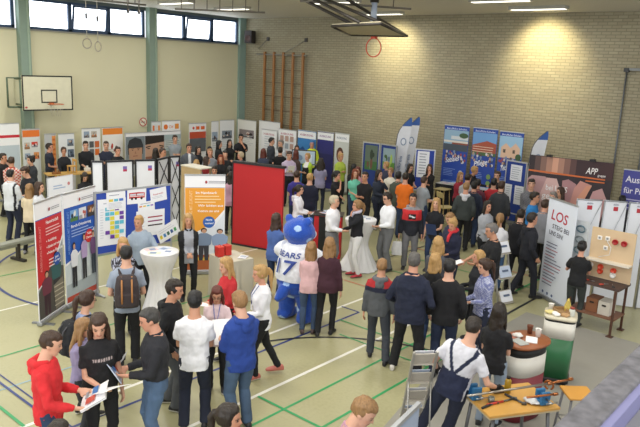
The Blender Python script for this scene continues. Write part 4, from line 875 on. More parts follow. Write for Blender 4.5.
# three tall blue event banners
for i, (x0, y0, x1, y1, lb_) in enumerate([(444.6, 124.6, 470.4, 128, 'tall blue banner with a river photo, first of the three by the brick wall'), (473.2, 127.7, 499, 130.3, 'tall blue banner with a red building photo, middle of the three blue banners'), (499.9, 131, 525, 134, 'tall blue banner with a pale house photo, third of the three by the brick wall')]):
    def exb(A, w, z, i=i):
        A.rect(.01, z-.75, w-.01, z-.12, ['8fb0c8', '6c9cd2', '93bada'][i]); A.text('Berufliche Schulen', w*.1, z-.1, .05, 'd8e2f4', w*.8)
        if i == 0: A.rect(.01, z-.5, w-.01, z-.44, 'd8d4cc'); A.rect(w*.35, z-.58, w-.01, z-.5, '8a4a3a'); A.rect(w*.3, z-.4, w-.01, z-.3, 'cfd4d8'); A.ell(w*.8, z-.27, w*.18, .08, '3f5a3c'); A.rect(.01, z-.75, w-.01, z-.55, '46505c')
        if i == 1: A.P([(.01, z-.75), (w-.01, z-.75), (w-.01, z-.42), (w*.6, z-.35), (.01, z-.5)], 'a2503c'); A.lines(.03, w*.9, z-.55, 3, .07, .02, 'd8c4b0', .05); A.rect(.01, z-.8, w-.01, z-.7, '4a6a44')
        if i == 2: A.P([(w*.1, z-.75), (w*.9, z-.75), (w*.9, z-.45), (w*.7, z-.3), (w*.5, z-.45), (w*.3, z-.32), (w*.1, z-.45)], 'd6b49c'); A.rect(w*.2, z-.6, w*.3, z-.5, '5a5048'); A.rect(w*.6, z-.6, w*.7, z-.5, '5a5048'); A.ell(w*.85, z-.7, w*.12, .1, '3f5a3c')
        rr = random.Random(i)
        for k in range(34): A.ell(w*rr.uniform(.07, .93), z-rr.uniform(.74, 1.08), .035, .045, rr.choice(['c9c2c4', '9a4a56', '3c4a7a', 'd8d8dc', '5c4a48', 'b89a88', '7a90b4']), 8)
        A.text(['Soziales', 'Pflege', 'Technik'][i], w*.16, z-1.14, .15, 'eef1fa', w*.55, rot=14, ital=.5)
        A.lines(w*.1, w*.6, z-1.32, 5, .05, .015, '8aa4dc')
        for k in range(5): A.rect(w*rr.uniform(.05, .7), z-1.75-rr.uniform(0, .4), w*rr.uniform(.75, .9), z-1.65-rr.uniform(0, .1), rr.choice(['5a7cc4', '8a9cb4', '2a4894'])) if k < 3 else A.ell(w*.8, z-1.4-.2*k+.6, .07, .08, rr.choice(['c8b070', '7a9a5a', 'b0b8c8']))
    poster(lb_, x0, y0, x1, y1, 2.6, base='2748a2', extra=exb, Y=YB-.55)
# blue notice board with three papers
a, b = at(506.9, 160, 1.95), at(528, 163.5, 1.95); t, w = framed('pinboard', 'tall blue pinboard with three white text sheets in front of the crowd', 'pinboard', a, b, .5, 1.95, '203c8e', 'c2c6ce')
A = Art(-.012); 
for (u0, v0, u1, v1) in ((.2, 1.42, .8, 1.86), (.0, .78, .38, 1.3), (.5, .78, .98, 1.3)): A.rect(w*u0+.02, v0, w*u1, v1, 'dfe3ec'); A.lines(w*u0+.06, w*u1-.04, v1-.08, 6, .06, .014, '8f96a8')
A.build('pinned_paper', t)
# big dark photo banner
a, b = at(529.4, 154.5, 2.35), at(615.6, 163.6, 2.35); loc, w, rz = frame_of(a, b); t = thing('photo_banner', 'wide dark banner wall with an orange stripe and a close-up of large hands', 'banner', loc, rz)
g = G(); g.box((w/2, .02, 1.2), (w, .03, 2.3), mat('banner_dark', '34292f', .5)); g.build('banner_sheet', t)
A = Art(0.002)
z = 2.35
for i in range(14):
    q = i/14; c = [int(52+165*max(0, 1-abs(q-.28)/.28)+18*q), int(42+125*max(0, 1-abs(q-.28)/.28)), int(46+95*max(0, 1-abs(q-.28)/.28))]
    A.rect(w*q, z-.42, w*(q+1/14)+.001, z-.01, '%02x%02x%02x' % tuple(min(255, x) for x in c))
A.P([(0, z-.36), (w*.5, z-.38), (w*.92, z-.40), (w*.92, z-.43), (w*.5, z-.42), (0, z-.40)], 'd8713a')
A.P([(0, z-1.9), (w*.12, z-1.9), (w*.3, z-.62), (w*.22, z-.5), (w*.05, z-.5), (0, z-.6)], 'bb9496'); A.P([(w*.1, z-1.9), (w*.36, z-1.9), (w*.42, z-.8), (w*.36, z-.52), (w*.24, z-.52), (w*.15, z-1.1)], 'd8b4b0')
A.P([(w*.4, z-1.9), (w*.5, z-1.6), (w*.6, z-.6), (w*.5, z-.5), (w*.43, z-.55), (w*.44, z-1.1)], 'b08488'); A.P([(w*.5, z-1.7), (w*.58, z-1.7), (w*.78, z-.58), (w*.64, z-.5), (w*.58, z-.7)], 'cc948a'); A.P([(w*.66, z-1.7), (w*.9, z-1.7), (w*.97, z-.9), (w*.9, z-.62), (w*.8, z-.72)], 'c4989a')
A.P([(w*.62, z-.95), (w*.72, z-.6), (w*.78, z-.6), (w*.68, z-1.1)], 'd89a80')
A.text('Wir freuen uns', w*.16, z-.74, .1, 'f2eef0', w*.0001) if 0 else None
A.text('bei UNS', w*.24, z-.82, .14, 'f4f0f2', w*.26, rot=-2); A.text('geht', w*.2, z-1.04, .16, 'f4f0f2', w*.2); A.text('APP', w*.69, z-.31, .15, 'f6f2f2', w*.13, ital=.2); A.text('gruppe', w*.83, z-.35, .06, 'f0e8e8', w*.09); A.lines(w*.7, w*.92, z-.5, 1, .1, .03, 'd8713a', .05)
A.build('printed_graphic', t)
g = G(); 
for q in (.25, .76): g.box((w*q, -.08, z+.03), (.12, .16, .05), mat('clip_lamp', '15151a', .4)); g.tube([(w*q, 0, z), (w*q, -.08, z+.04)], .012, mat('clip_lamp', '15151a', .4), 6)
g.build('clip_lamp', t); g = G(); 
for q in (.02, .5, .98): g.box((w*q, .06, .03), (.05, .4, .06), mat('roll_foot', '8b8e92', .4, .6)); g.box((w*q, .05, 1.2), (.03, .03, 2.3), mat('roll_foot', '8b8e92', .4, .6))
g.build('stand', t)
# purple-blue 'Ausbildung' sign
t = poster('purple-blue banner reading Ausbildung cut by the right edge of the photo', 623.5, 169.5, 652, 173, 2.2, base='4a4c9c', w=1.0, extra=lambda A, w, z: (A.text('Ausbildung', w*.06, z-.28, .15, 'eceaf6', w*1.0-.1), A.text('für Praktiker', w*.05, z-.54, .14, 'eceaf6', w*.9), A.lines(w*.05, w*.9, z-.7, 4, .1, .03, 'b8b6dc')))
# LOS roll-up
FRONT = False
t, w = rollup('roll_up_banner', 'white roll-up banner with red LOS lettering in front of the electrical stand', 'banner', 549.3, 197.5, 577.5, 207, 1.98, w=.88, base='dfe5f0', z0=.04)
A = Art(-.007); A.text('LOS', .13, 1.6, .19, 'b5283e', .5, rot=-3, ital=.1); A.text('STEIG BEI', .2, 1.43, .085, '2c2a40', .52, rot=-2); A.text('UNS EIN!', .12, 1.3, .085, '2c2a40', .44, rot=-3)
rr = random.Random(4)
for i in range(14): A.lines(.08, .08+.6*rr.uniform(.5, 1), 1.12-.062*i, 1, .1, .018, ['6a6c84', '6a6c84', 'b06a7a', '6a6c84', 'b06a7a'][i % 5], .1)
for i in range(3): A.ell(.15+.15*i, .14, .03, .03, '5a6a90', 10)
A.build('printed_graphic', t)
# white folding exhibition wall at the right
pts = [(576.5, 199), (604, 200.3), (629, 202), (650, 204), (676, 206)]; P3 = [at(x, y, 2.05) for x, y in pts]; off = Vector((.0, .0, 0))
for i in range(4):
    loc, w, rz = frame_of(P3[i], P3[i+1]); t = thing('exhibition_panel', ['white glossy exhibition panel right behind the LOS banner', 'white glossy exhibition panel above the middle of the socket board', 'white glossy exhibition panel at the right above the socket board', 'white exhibition panel beyond the right edge'][i], 'partition', loc, rz, 'white glossy exhibition panels')
    g = G(); g.box((w/2, .01, 1.03), (w-.02, .012, 2.0), mat('panel_gloss', 'dcdfe6', .35, noise=.03)); g.build('panel', t)
    g = G(); g.tube([(0, 0, 0), (0, 0, 2.06)], .014, mat('silver_tube', 'aeb2ba', .3, .8), 6); g.tube([(0, -.01, 2.05), (w, -.01, 2.05)], .012, mat('silver_tube', 'aeb2ba', .3, .8), 6); g.tube([(.04, -.02, .9), (w-.02, -.02, 2.0)], .006, mat('silver_tube', 'aeb2ba', .3, .8), 5); g.build('frame', t)
    A = Art(0); A.rect(w*.42, 1.86, w*.62, 1.94, 'b02a38'); A.text('elektro', w*.4, 1.965, .04, '6a6c84', w*.24); A.build('emblem', t)
FRONT = False
# ---------------------------------------------------------------- gym fixtures
dk = mat('dark_steel', '3b3733', .5, .4); wood = mat('bar_wood', '9a6a3c', .5, noise=.2, nscale=9)
# basketball board on the left wall
a, b = onX(21, 75, XL+.95), onX(71.7, 76.2, XL+.95); lo = onX(23, 111, XL+.95).z; hw = b.y-a.y; ztop = a.z; zm = (ztop+lo)/2
t = thing('basketball_hoop', 'white basketball board with orange rim mounted on the left wall beside the green post', 'hoop', (XL+.95, a.y, zm), R(90))
hh = ztop-lo
g = G(); g.box((hw/2, 0, 0), (hw, .03, hh), mat('board_white', 'cfccb4', .5)); g.build('backboard', t)
A = Art(-.016); e = .04; bl = '20221f'
for r_ in ((0, -hh/2, hw, -hh/2+e), (0, hh/2-e, hw, hh/2), (0, -hh/2, e, hh/2), (hw-e, -hh/2, hw, hh/2)): A.rect(*r_, bl)
u0, u1, v0, v1 = hw*.36, hw*.68, -hh*.28, hh*.1
for r_ in ((u0, v0, u1, v0+.035), (u0, v1-.035, u1, v1), (u0, v0, u0+.035, v1), (u1-.035, v0, u1, v1)): A.rect(*r_, bl)
A.ell(.1, -hh/2+.1, .04, .03, 'b04a4a'); A.build('marking', t)
g = G(); g.tube([(hw*.55+.225*math.cos(q), -.3+.225*math.sin(q), -hh*.3) for q in np.linspace(0, 2*math.pi, 25)], .011, mat('rim_orange', 'b5643a', .4), 6); g.box((hw*.55, -.05, -hh*.3), (.12, .1, .06), mat('rim_orange', 'b5643a', .4)); g.build('rim', t)
g = G(); 
for k_ in range(12):
    q = k_/12*2*math.pi; g.tube([(hw*.55+.225*math.cos(q), -.3+.225*math.sin(q), -hh*.3), (hw*.55+.17*math.cos(q+.3), -.3+.17*math.sin(q+.3), -hh*.3-.18), (hw*.55+.12*math.cos(q), -.3+.12*math.sin(q), -hh*.3-.36)], .004, mat('net_white', 'c8c4b4'), 4)
g.build('net', t)
g = G(); st_ = mat('bracket_green', '5f6f5c', .5, .3)
for z in (-.38, .38): 
    g.tube([(.25, .02, z), (.25, .93, z)], .025, st_); g.tube([(hw-.35, .02, z), (hw-.35, .93, z)], .025, st_)
for x in (.25, hw-.35): g.tube([(x, .06, -.4), (x, .06, .4)], .025, st_)
g.tube([(-.28, .3, -.42), (-.28, .3, .42), (.25, .3, .42)], .03, st_); g.tube([(-.28, .3, -.42), (.25, .3, -.42)], .03, st_); g.build('wall_bracket', t)
# folded ceiling hoop
P4 = [at(332, 26, 5.1), at(381, 23.4, 5.1), at(407, 36, 5.1), at(350, 34.7, 5.1)]
c0 = sum(P4, Vector())/4; ux = Vector((.77, .64, 0)); ux = (P4[2]-P4[3]); ux = Vector((ux.x, ux.y, 0)).normalized(); bw, bh = 1.8, 2.6
t = thing('basketball_hoop', 'basketball hoop folded up flat under the ceiling with its orange ring hanging down', 'hoop', (0, 0, 0))
g = G(); v = [tuple(p+Vector((0, 0, dz))) for dz in (0, .04) for p in P4]; g.add(v, [(3, 2, 1, 0), (4, 5, 6, 7), (0, 1, 5, 4), (1, 2, 6, 5), (2, 3, 7, 6), (3, 0, 4, 7)], mat('board_back', 'b3a98c', .6)); g.build('backboard', t)
g = G(); 
for i in range(4): g.tube([P4[i]+Vector((0, 0, -.005)), P4[(i+1) % 4]+Vector((0, 0, -.005))], .03, dk, 6)
g.build('board_edge', t)
rc = Vector((-10.46, 14.11, 4.72)); rp = at(373.5, 36.5, 5.08); vdir = Vector((rc.x, rc.y, 0)).normalized(); side_ = Vector((vdir.y, -vdir.x, 0))
rc = onY(373.5, 47.6, rp.y)
g = G(); om = mat('ring_red', 'c8452c', .4); g.tube([rc+side_*(.19*math.cos(q))+Vector((0, 0, .235*math.sin(q))) for q in np.linspace(0, 2*math.pi, 25)], .015, om, 6); g.box(rc+Vector((0, 0, .30)), (.14, .1, .16), om); g.build('rim', t)
g = G()
for (x0, y0, x1, y1, z0_, z1_) in ((296, -4, 353, 24.5, 5.75, 5.14), (300, -8, 360, 22.5, 5.85, 5.14), (318, -4, 383, 23.5, 5.75, 5.14), (345, -2, 407, 36, 5.7, 5.14)): g.tube([at(x0, y0, z0_), at(x1, y1, z1_)], .035, dk, 6)
g.build('ceiling_mount_arm', t)
g = G(); pp = at(374, 12, 5.5); g.tube([pp+Vector((0, 0, -.2)), pp+Vector((0, 0, .2))], .07, mat('motor_blue_white', 'b8c4d8', .4)); g.tube([pp+Vector((0, 0, .2)), pp+Vector((0, 0, .5))], .1, dk); g.tube([pp+Vector((0, 0, -.4)), pp+Vector((0, 0, -.2))], .02, dk); g.build('winch', t)
# ceiling rails
for (x0, y0, x1, y1, lb_, nh) in ((175, 9, 265, 12.5, 'thin ceiling rail with short hangers above the left windows', 7), (300, 1, 411, 9, 'thin dark ceiling rail behind the folded hoop', 3), (76, -2, 146, 5, 'ceiling rail carrying the gymnastic rings', 3)):
    z = 5.62; a, b = at(x0, y0, z), at(x1, y1, z); t = thing('ceiling_rail', lb_, 'rail', (0, 0, 0)); g = G(); g.tube([a, b], .025, mat('rail_grey', '77726a', .5, .3), 6); g.build('rail', t); g = G()
    for i in range(nh): p = a.lerp(b, (i+.5)/nh); g.tube([p, (p.x, p.y, ZC)], .014, mat('rail_grey', '77726a', .5, .3), 5)
    g.build('hanger', t)
# gymnastic rings
for i, (x, y) in enumerate(((87, 43.5), (98, 46.5))):
    p = O_+ray(x, y)*15.5; t = thing('hanging_ring', 'gymnastic ring on a strap, %s of the two hanging before the windows' % ('left' if i == 0 else 'right'), 'ring', p); s0 = Vector((rt2.x, rt2.y, 0)).normalized()
    g = G(); g.tube([s0*(.1*math.cos(q))*(1 if i == 0 else .7)+Vector((0, 0, .11*math.sin(q))) for q in np.linspace(0, 2*math.pi, 21)], .014, mat('ring_wood', '8f8878', .5), 6); g.build('ring', t)
    g = G(); g.tube([(0, 0, .11), (0, 0, ZC-p.z)], .009, mat('strap', 'a8a49a', .7), 5); g.box((0, 0, .62), (.05, .03, .12), dk); g.build('strap', t)
for i, (x, y) in enumerate(((128, 11), (139, 12))):
    p = at(x, y, 5.3); t = thing('hanging_hook', 'small grey hook hanging from the ceiling, %s of the two before the first window band' % ('left' if i == 0 else 'right'), 'hook', p)
    g = G(); g.tube([(-.1, 0, ZC-p.z), (0, 0, .05), (.1, 0, ZC-p.z)], .012, mat('rail_grey', '77726a', .5, .3), 5); g.lathe([(.02, -.06), (.035, 0), (.02, .06)], dk, n=8); g.build('hook', t)
# climbing bars
t = thing('climbing_bars', 'wooden climbing frame with five uprights fixed to the brick wall near the corner', 'frame', (0, 0, 0)); Yc = YB-.2
zt_ = onY(285, 55, Yc).z
g = G()
for x in (264.7, 274, 283.3, 293, 303): p = onY(x, 60, Yc); gg = G(); gg.box((p.x, Yc, (zt_+.1)/2), (.09, .07, zt_+.1), wood); gg.build('upright', t)
x0_, x1_ = onY(264.7, 60, Yc).x, onY(303, 60, Yc).x
for i, y in enumerate((70, 83, 97, 111, 125, 140)): z = onY(283, y, Yc).z; gg = G(); gg.tube([(x0_, Yc, z), (x1_, Yc, z)], .018, mat('rung', '6e5c46', .5), 6); gg.build('rung', t)
g.tube([(x0_-.45, Yc, zt_), (x1_+.15, Yc, zt_)], .03, mat('bar_steel', '8a8880', .4, .5), 6); g.build('top_bar', t)
g = G()
for xa, ya, xb, yb in ((268, 39, 258, 49), (306, 40, 284, 53)):
    p = onY(xa, ya, YB-.03); q = onY(xb, yb, Yc); g.tube([p, q], .014, mat('bar_steel', '8a8880', .4, .5), 5); g.box(p, (.12, .04, .14), dk)
g.build('wall_strut', t)
# loudspeaker in the corner
p = onY(250, 37, YB-.25); t = thing('mounted_loudspeaker', 'dark loudspeaker box on the brick wall beside the corner post', 'speaker', p, R(12)); g = G(); g.box((0, 0, 0), (.34, .28, .48), mat('speaker_cabinet', '2b2424', .6), bev=.015); g.build('cabinet', t)
g = G(); g.lathe([(.01, 0), (.11, 0), (.12, .01), (.13, 0), (.13, -.01)], mat('speaker_cone', '4a3230', .7)); o = g.build('cone', t); o.rotation_euler.x = R(90); o.location = (0, -.142, -.06)
# ---------------------------------------------------------------- furniture
cloth_w = mat('table_cloth_white', 'e4e4e6', .8, noise=.03, bump=.15, bscale=8)
def cocktail(px, py, lbl, zt, r=.34, rb=.36, waist=.5):
    p = at(px, py, zt); t = thing('cocktail_table', lbl, 'table', (p.x, p.y, 0)); g = G(); n = 64; prof = [(r*.3, zt+.004), (r, zt), (r+.012, zt-.03)]
    v = []; f = []; K_ = 22
    for j in range(K_+1):
        q = j/K_; z = zt-.01-(zt-.02)*q
        rr = r+.01 + (r*waist-r)*math.sin(min(q/.5, 1)*math.pi/2)**1.5 if q < .5 else r*waist+.01+(rb-r*waist)*((q-.5)/.5)**1.3
        am = .0 if j == 0 else .045*min(1, q*3)
        for i in range(n): a = 2*math.pi*i/n; k_ = rr*(1+am*math.cos(14*a+.8*math.sin(2*a))+am*.5*math.cos(5*a+1)); v.append((k_*math.cos(a), k_*math.sin(a), z))
    for j in range(K_):
        for i in range(n): f.append((j*n+i, (j+1)*n+i, (j+1)*n+(i+1) % n, j*n+(i+1) % n))
    g.add(v, f, cloth_w, True); g.build('draped_skirt', t); g = G(); g.lathe([(r+.008, -.012), (r+.012, 0), (r+.004, .012)], cloth_w, (0, 0, zt), n=48); g.build('tabletop', t)
    g = G(); g.lathe([(.16, .0), (.16, .02), (.03, .04), (.03, zt-.05)], dk, n=16); g.build('pedestal', t)
    OBST.append((Vector((p.x, p.y, 0)), Vector((p.x+.01, p.y, 0)), r+.2, False)); return p
pc1 = cocktail(159.5, 251.5, 'tall round table in a tied white cloth beside the man in grey-blue shirt', 1.05, .315, .29, .5)
pc3 = cocktail(361, 219, 'tall round table in a flared white cloth between the two people in white shirts', 1.1, .33, .42, .52)
def small(kind, lbl, p, draw, rz=0, cat=None, group=None):
    t = thing(kind, lbl, cat or kind.split('_')[-1], p, rz, group); draw(t); return t
def flatpaper(w_, l_, c_, pic=None):
    def d(t):
        g = G(); g.box((0, 0, .003), (w_, l_, .004), flat(c_)); g.build('sheet', t)
        if pic: g = G(); g.box((0, l_*.1, .006), (w_*.7, l_*.5, .001), flat(pic)); g.build('printed_picture', t)
    return d
def stack_on(p, n, words, group, r=.2, cols=('e8e8ee', 'c9d4e6', 'e6c8c8', 'd8e0c8')):
    for i in range(n):
        c_ = cols[i % len(cols)]; nm = {'e8e8ee': 'white', 'c9d4e6': 'pale blue', 'e6c8c8': 'pale pink', 'd8e0c8': 'pale green'}[c_]; a = 2*math.pi*i/n+.4
        small('leaflet', '%s leaflet lying on %s' % (nm, words), (p.x+r*math.cos(a)*.8, p.y+r*math.sin(a)*.8, p.z+.012), flatpaper(.148, .21, c_, '8a9ab8'), a*1.7, 'leaflet', group)
stack_on(pc1, 4, 'the tall white table beside the man in grey-blue', 'leaflets on the left tall table'); stack_on(pc3, 4, 'the tall white table between two white shirts', 'leaflets on the middle tall table')
# beige covered table
q = [at(x, y, .8) for x, y in ((209.5, 254.5), (232.7, 249.8), (254.5, 257.5), (228.5, 263.5))]; cx = sum(q, Vector())/4
W1 = (q[3]-q[0]).length; W2 = (q[1]-q[0]).length; rz = math.atan2((q[3]-q[0]).y, (q[3]-q[0]).x); OBST.append((Vector((cx.x, cx.y, 0)), Vector((cx.x+.01, cx.y, 0)), .6, False))
t = thing('table', 'rectangular table under a long beige cloth behind the woman in red', 'table', (cx.x, cx.y, 0), rz); bc = mat('beige_cloth', 'c6bfae', .85, noise=.06, bump=.3, bscale=7)
g = G(); v = []; f = []; n = 96; K_ = 10
def rectpt(i, ex):
    P_ = 2*(W1+W2); d_ = i/n*P_
    for (L_, x0, y0, dx, dy) in ((W1, -W1/2, -W2/2, 1, 0), (W2, W1/2, -W2/2, 0, 1), (W1, W1/2, W2/2, -1, 0), (W2, -W1/2, W2/2, 0, -1)):
        if d_ <= L_: return x0+dx*d_, y0+dy*d_
        d_ -= L_
    return -W1/2, -W2/2
for j in range(K_+1):
    q_ = j/K_; z = .8-.79*q_
    for i in range(n): x, y = rectpt(i, 0); k_ = 1+.05*q_+.045*q_*math.sin(i*.9+math.sin(i*.37)*2); v.append((x*k_, y*k_, z))
for j in range(K_):
    for i in range(n): f.append((j*n+i, (j+1)*n+i, (j+1)*n+(i+1) % n, j*n+(i+1) % n))
f.append(tuple(range(n))); g.add(v, f, bc, False); g.build('tablecloth', t); g = G(); g.box((0, 0, .785), (W1-.02, W2-.02, .02), mat('tan_wood', 'b99f76')); g.build('tabletop', t)
for x in (-1, 1):
    for y in (-1, 1): gg = G(); gg.box((x*(W1/2-.06), y*(W2/2-.06), .39), (.04, .04, .77), dk); gg.build('leg', t)
for i, (x, y) in enumerate(((219.5, 256), (227, 254.5))):
    p = at(x, y, .81); t = thing('gift_box', 'bright red cardboard box on the beige table, %s of two' % ('left' if i == 0 else 'right'), 'box', p, rz)
    g = G(); rm = mat('red_card', 'c42a22', .5); g.box((0, 0, .085), (.13, .12, .17), rm, bev=.004); g.build('box_body', t); g = G(); g.box((0, 0, .178), (.134, .124, .014), mat('red_card_lid', 'd84438', .5)); g.build('lid', t)
    g = G(); g.tube([(-.03, -.0, .185), (-.02, 0, .215), (.02, 0, .215), (.03, 0, .185)], .004, mat('cord', '8a2018'), 5); g.build('cord_handle', t)
small('leaflet', 'white leaflet lying on the beige covered table beside the red boxes', at(243, 257, .81), flatpaper(.15, .21, 'e8e8ee', 'b0b8c8'), .5, 'leaflet')
# red counter
p = at(329, 212.5, 1.05); OBST.append((Vector((p.x, p.y, 0)), Vector((p.x+.01, p.y, 0)), .45, False)); t = thing('counter', 'bright red counter behind the grey-haired man in white shirt', 'counter', (p.x, p.y, 0), YAW-.1); rp_ = mat('red_panel', 'b31820', .6, noise=.06, nscale=1.5)
g = G(); g.box((0, 0, .5), (.62, .4, 1.0), rp_, bev=.01); g.build('body', t); g = G(); g.box((0, 0, 1.02), (.68, .46, .035), mat('counter_top_dark', '2c2426', .35), bev=.01); g.build('top', t); g = G(); g.box((-.1, -.202, .5), (.2, .006, .98), mat('black_rail', '1a1a1e', .4)); g.build('front_strip', t)
pr = Vector((p.x, p.y, 1.04)); stack_on(pr, 3, 'the bright red counter', 'leaflets on the red counter', .16)
# barrier bench at the left
a = at(-34, 251, .47); b = at(62, 228.5, .47); loc, w, rz = frame_of(a, b); OBST.pop(); t = thing('bench', 'long pale grey bench beam on dark feet at the left edge', 'bench', loc, rz)
g = G(); g.box((w/2, 0, .42), (w, .2, .06), mat('bench_grey', '8f9186', .5), bev=.01); g.box((w/2, 0, .36), (w-.2, .05, .1), mat('bench_grey', '8f9186', .5)); g.build('beam', t)
for q_ in (.12, .5, .88): gg = G(); gg.box((w*q_, 0, .03), (.08, .42, .05), dk); gg.box((w*q_, 0, .2), (.06, .08, .36), dk); gg.build('foot', t)
# low tables behind the stands
def plain_table(px, py, z, W_, D_, col, lbl, rz=0, thick=.03, legc='4a4a4c', shift=None, cloth=None):
    p = at(px, py, z); t = thing('table', lbl, 'table', (p.x, p.y, 0), rz)
    g = G(); g.box((0, 0, z-thick/2), (W_, D_, thick), mat('tabletop_'+col, col, .5, noise=.08), bev=.004); g.build('tabletop', t)
    for x in (-1, 1):
        for y in (-1, 1): gg = G(); gg.box((x*(W_/2-.05), y*(D_/2-.05), (z-thick)/2), (.035, .035, z-thick), mat('leg_'+legc, legc, .4, .3)); gg.build('leg', t)
    if cloth: g = G(); g.box((0, -D_/2-.005, z/2), (W_, .01, z-.02), mat('drape', cloth, .8)); g.build('front_drape', t)
    return p, t
pa, _ = plain_table(73, 172.5, 1.0, 1.5, .5, 'b8924e', 'honey coloured wooden table in front of the staff in black at the back left', R(75))
for i, (dx, dy, c_, nm) in enumerate(((0, -.5, '8a5a2c', 'brown wooden plane'), (.05, -.05, 'c89a50', 'light wooden model chair'), (0, .45, 'd8d4cc', 'pale wooden block'))):
    q = Vector((pa.x+dx, pa.y+dy, pa.z+.0)); t = thing('wooden_model', nm+' displayed on the honey coloured table', 'model', q)
    g = G(); mm_ = mat('model_'+c_, c_, .5)
    if i == 1: 
        for x in (-.09, .09):
            for y in (-.08, .08): g.box((x, y, .1 if y < 0 else .2), (.025, .025, .2 if y < 0 else .4), mm_)
        g.box((0, 0, .2), (.22, .2, .025), mm_); g.box((0, .08, .36), (.2, .02, .07), mm_)
    elif i == 0: g.box((0, 0, .03), (.07, .24, .06), mm_, bev=.008); g.tube([(0, .05, .05), (0, .07, .12)], .018, mm_); g.tube([(0, -.08, .05), (0, -.08, .09)], .014, mm_)
    else: g.box((0, 0, .05), (.14, .14, .1), mm_, bev=.012); g.tube([(0, 0, .1), (0, 0, .16)], .03, mm_)
    g.build('model_body', t)
pb_, _ = plain_table(453, 184, .95, .95, .45, 'c8c8c4', 'white topped table with leaflets before the first tall blue banner', 0.05, cloth='1c1d24'); stack_on(pb_, 4, 'the white topped table by the tall blue banners', 'leaflets before the blue banners', .25)
plain_table(479, 188, .95, .7, .45, 'b8bcc0', 'dark draped table before the second tall blue banner', 0.05, cloth='15161c')
def stool(px, py, z, col, lbl, backrest=True, rz=0, sc_=1.0, legc='b39a62'):
    p = at(px, py, z); t = thing('chair' if backrest else 'stool', lbl, 'chair' if backrest else 'stool', (p.x, p.y, 0), rz); m_ = mat('seat_wood_'+col, col, .45, noise=.1); l_ = mat('chair_leg_'+legc, legc, .45)
    g = G(); g.box((0, 0, z-.015), (.4*sc_, .4*sc_, .03), m_, bev=.012); g.build('seat', t)
    for x in (-1, 1):
        for y in (-1, 1): gg = G(); gg.tube([(x*.15*sc_, y*.15*sc_, z-.03), (x*.2*sc_, y*.2*sc_, .0)], .015, l_, 6); gg.build('leg', t)
    g = G(); zz = z*.35
    g.tube([(-.18*sc_, -.18*sc_, zz), (.18*sc_, -.18*sc_, zz), (.18*sc_, .18*sc_, zz), (-.18*sc_, .18*sc_, zz), (-.18*sc_, -.18*sc_, zz)], .011, l_, 6); g.build('foot_ring', t)
    if backrest:
        g = G(); g.box((0, .22*sc_, z+.34), (.38*sc_, .02, .16), m_, bev=.008, mtx=Matrix.Rotation(R(-10), 3, 'X')); g.build('backrest', t)
        for x in (-1, 1): gg = G(); gg.tube([(x*.16*sc_, .17*sc_, z-.02), (x*.16*sc_, .22*sc_, z+.36)], .012, l_, 6); gg.build('back_post', t)
    return p
stool(442.5, 188.5, .85, 'c2b07c', 'pale wooden bar stool under the table by the first tall blue banner', False); stool(446, 206.5, .6, 'b9a873', 'pale wooden chair behind the long-haired blonde woman', True, 2.6)
# socket board on a brown trestle
t0 = at(592, 226, 1.75); t1 = at(638.5, 235, 1.75); loc, w, rz = frame_of(t0, t1)
t = thing('training_board', 'tilted plywood board with white and red sockets on the brown steel bench', 'board', loc, rz); zt_, zb_ = 1.75, .87; Mx = Matrix.Rotation(R(-4), 4, 'X')
ply = mat('plywood', 'cfb592', .55, noise=.07, nscale=3)
g = G(); g.box((w/2, 0, (zt_+zb_)/2), (w, .025, zt_-zb_), ply); g.build('panel', t)
g = G(); g.box((w/2, -.09, 1.2), (w, .17, .025), mat('pale_shelf', 'ddd5c6', .5)); g.build('shelf', t)
def sock(u, v, c_, kind, lb):
    g = G(); m_ = mat('socket_'+c_, c_, .35)
    if kind == 'sq': g.box((u, -.02, v), (.075, .02, .075), m_, bev=.006); g.box((u, -.032, v), (.035, .004, .035), mat('socket_inset', '8a8a8c'))
    else: g.lathe([(.03, 0), (.045, .012), (.05, .05), (.036, .052), (.03, .03)], m_, n=18)
    o = g.build(lb, t)
    if kind != 'sq': o.rotation_euler.x = R(90); o.location = (u, -.012, v)
sock(w*.2, 1.58, 'f0ece6', 'sq', 'socket'); sock(w*.38, 1.59, 'f0ece6', 'sq', 'socket'); sock(w*.36, 1.42, 'f0ece6', 'sq', 'socket'); sock(w*.57, 1.56, 'a81c20', 'rd', 'industrial_socket'); sock(w*.77, 1.56, 'a81c20', 'rd', 'industrial_socket')
for u, v, c_ in ((.32, 1.08, 'd84a2c'), (.32, 1.0, 'd84a2c'), (.62, 1.06, 'd84a2c'), (.62, .98, 'f0ece6'), (.08, 1.08, 'f0ece6')): sock(w*u, v, c_, 'rd', 'switch')
g = G(); g.tube([(w*.38, -.03, 1.55), (w*.5, -.06, 1.45), (w*.48, -.05, 1.32), (w*.25, -.06, 1.25)], .006, mat('cable_white', 'd8d8d8'), 5); g.build('cable', t)
a = at(575.5, 219, 1.7); b = at(591, 223, 1.7); l2, w2, rz2 = frame_of(a, b); t = thing('device_panel', 'narrow white board with grey coiled devices left of the plywood board', 'board', l2, rz2)
g = G(); g.box((w2/2, 0, 1.3), (w2, .02, .8), mat('panel_white', 'd5d9dc')); g.build('panel', t)
for i in range(4): g = G(); g.tube([(w2*.5+.09*math.cos(q), -.03, 1.55-.2*i+.06*math.sin(q)) for q in np.linspace(0, 6.28, 13)], .014, mat('coil', ['5d7a86', '8a9496', '6c8a92', 'a0a8aa'][i], .4), 6); g.box((w2*.5, -.02, 1.55-.2*i), (w2*.7, .03, .05), mat('dev', 'a8b0b4')); g.build('coiled_device', t)
g = G(); g.box((w2/2, .03, .45), (.04, .04, .9), dk); g.box((w2/2, .03, .01), (.3, .4, .02), dk); g.build('stand', t)
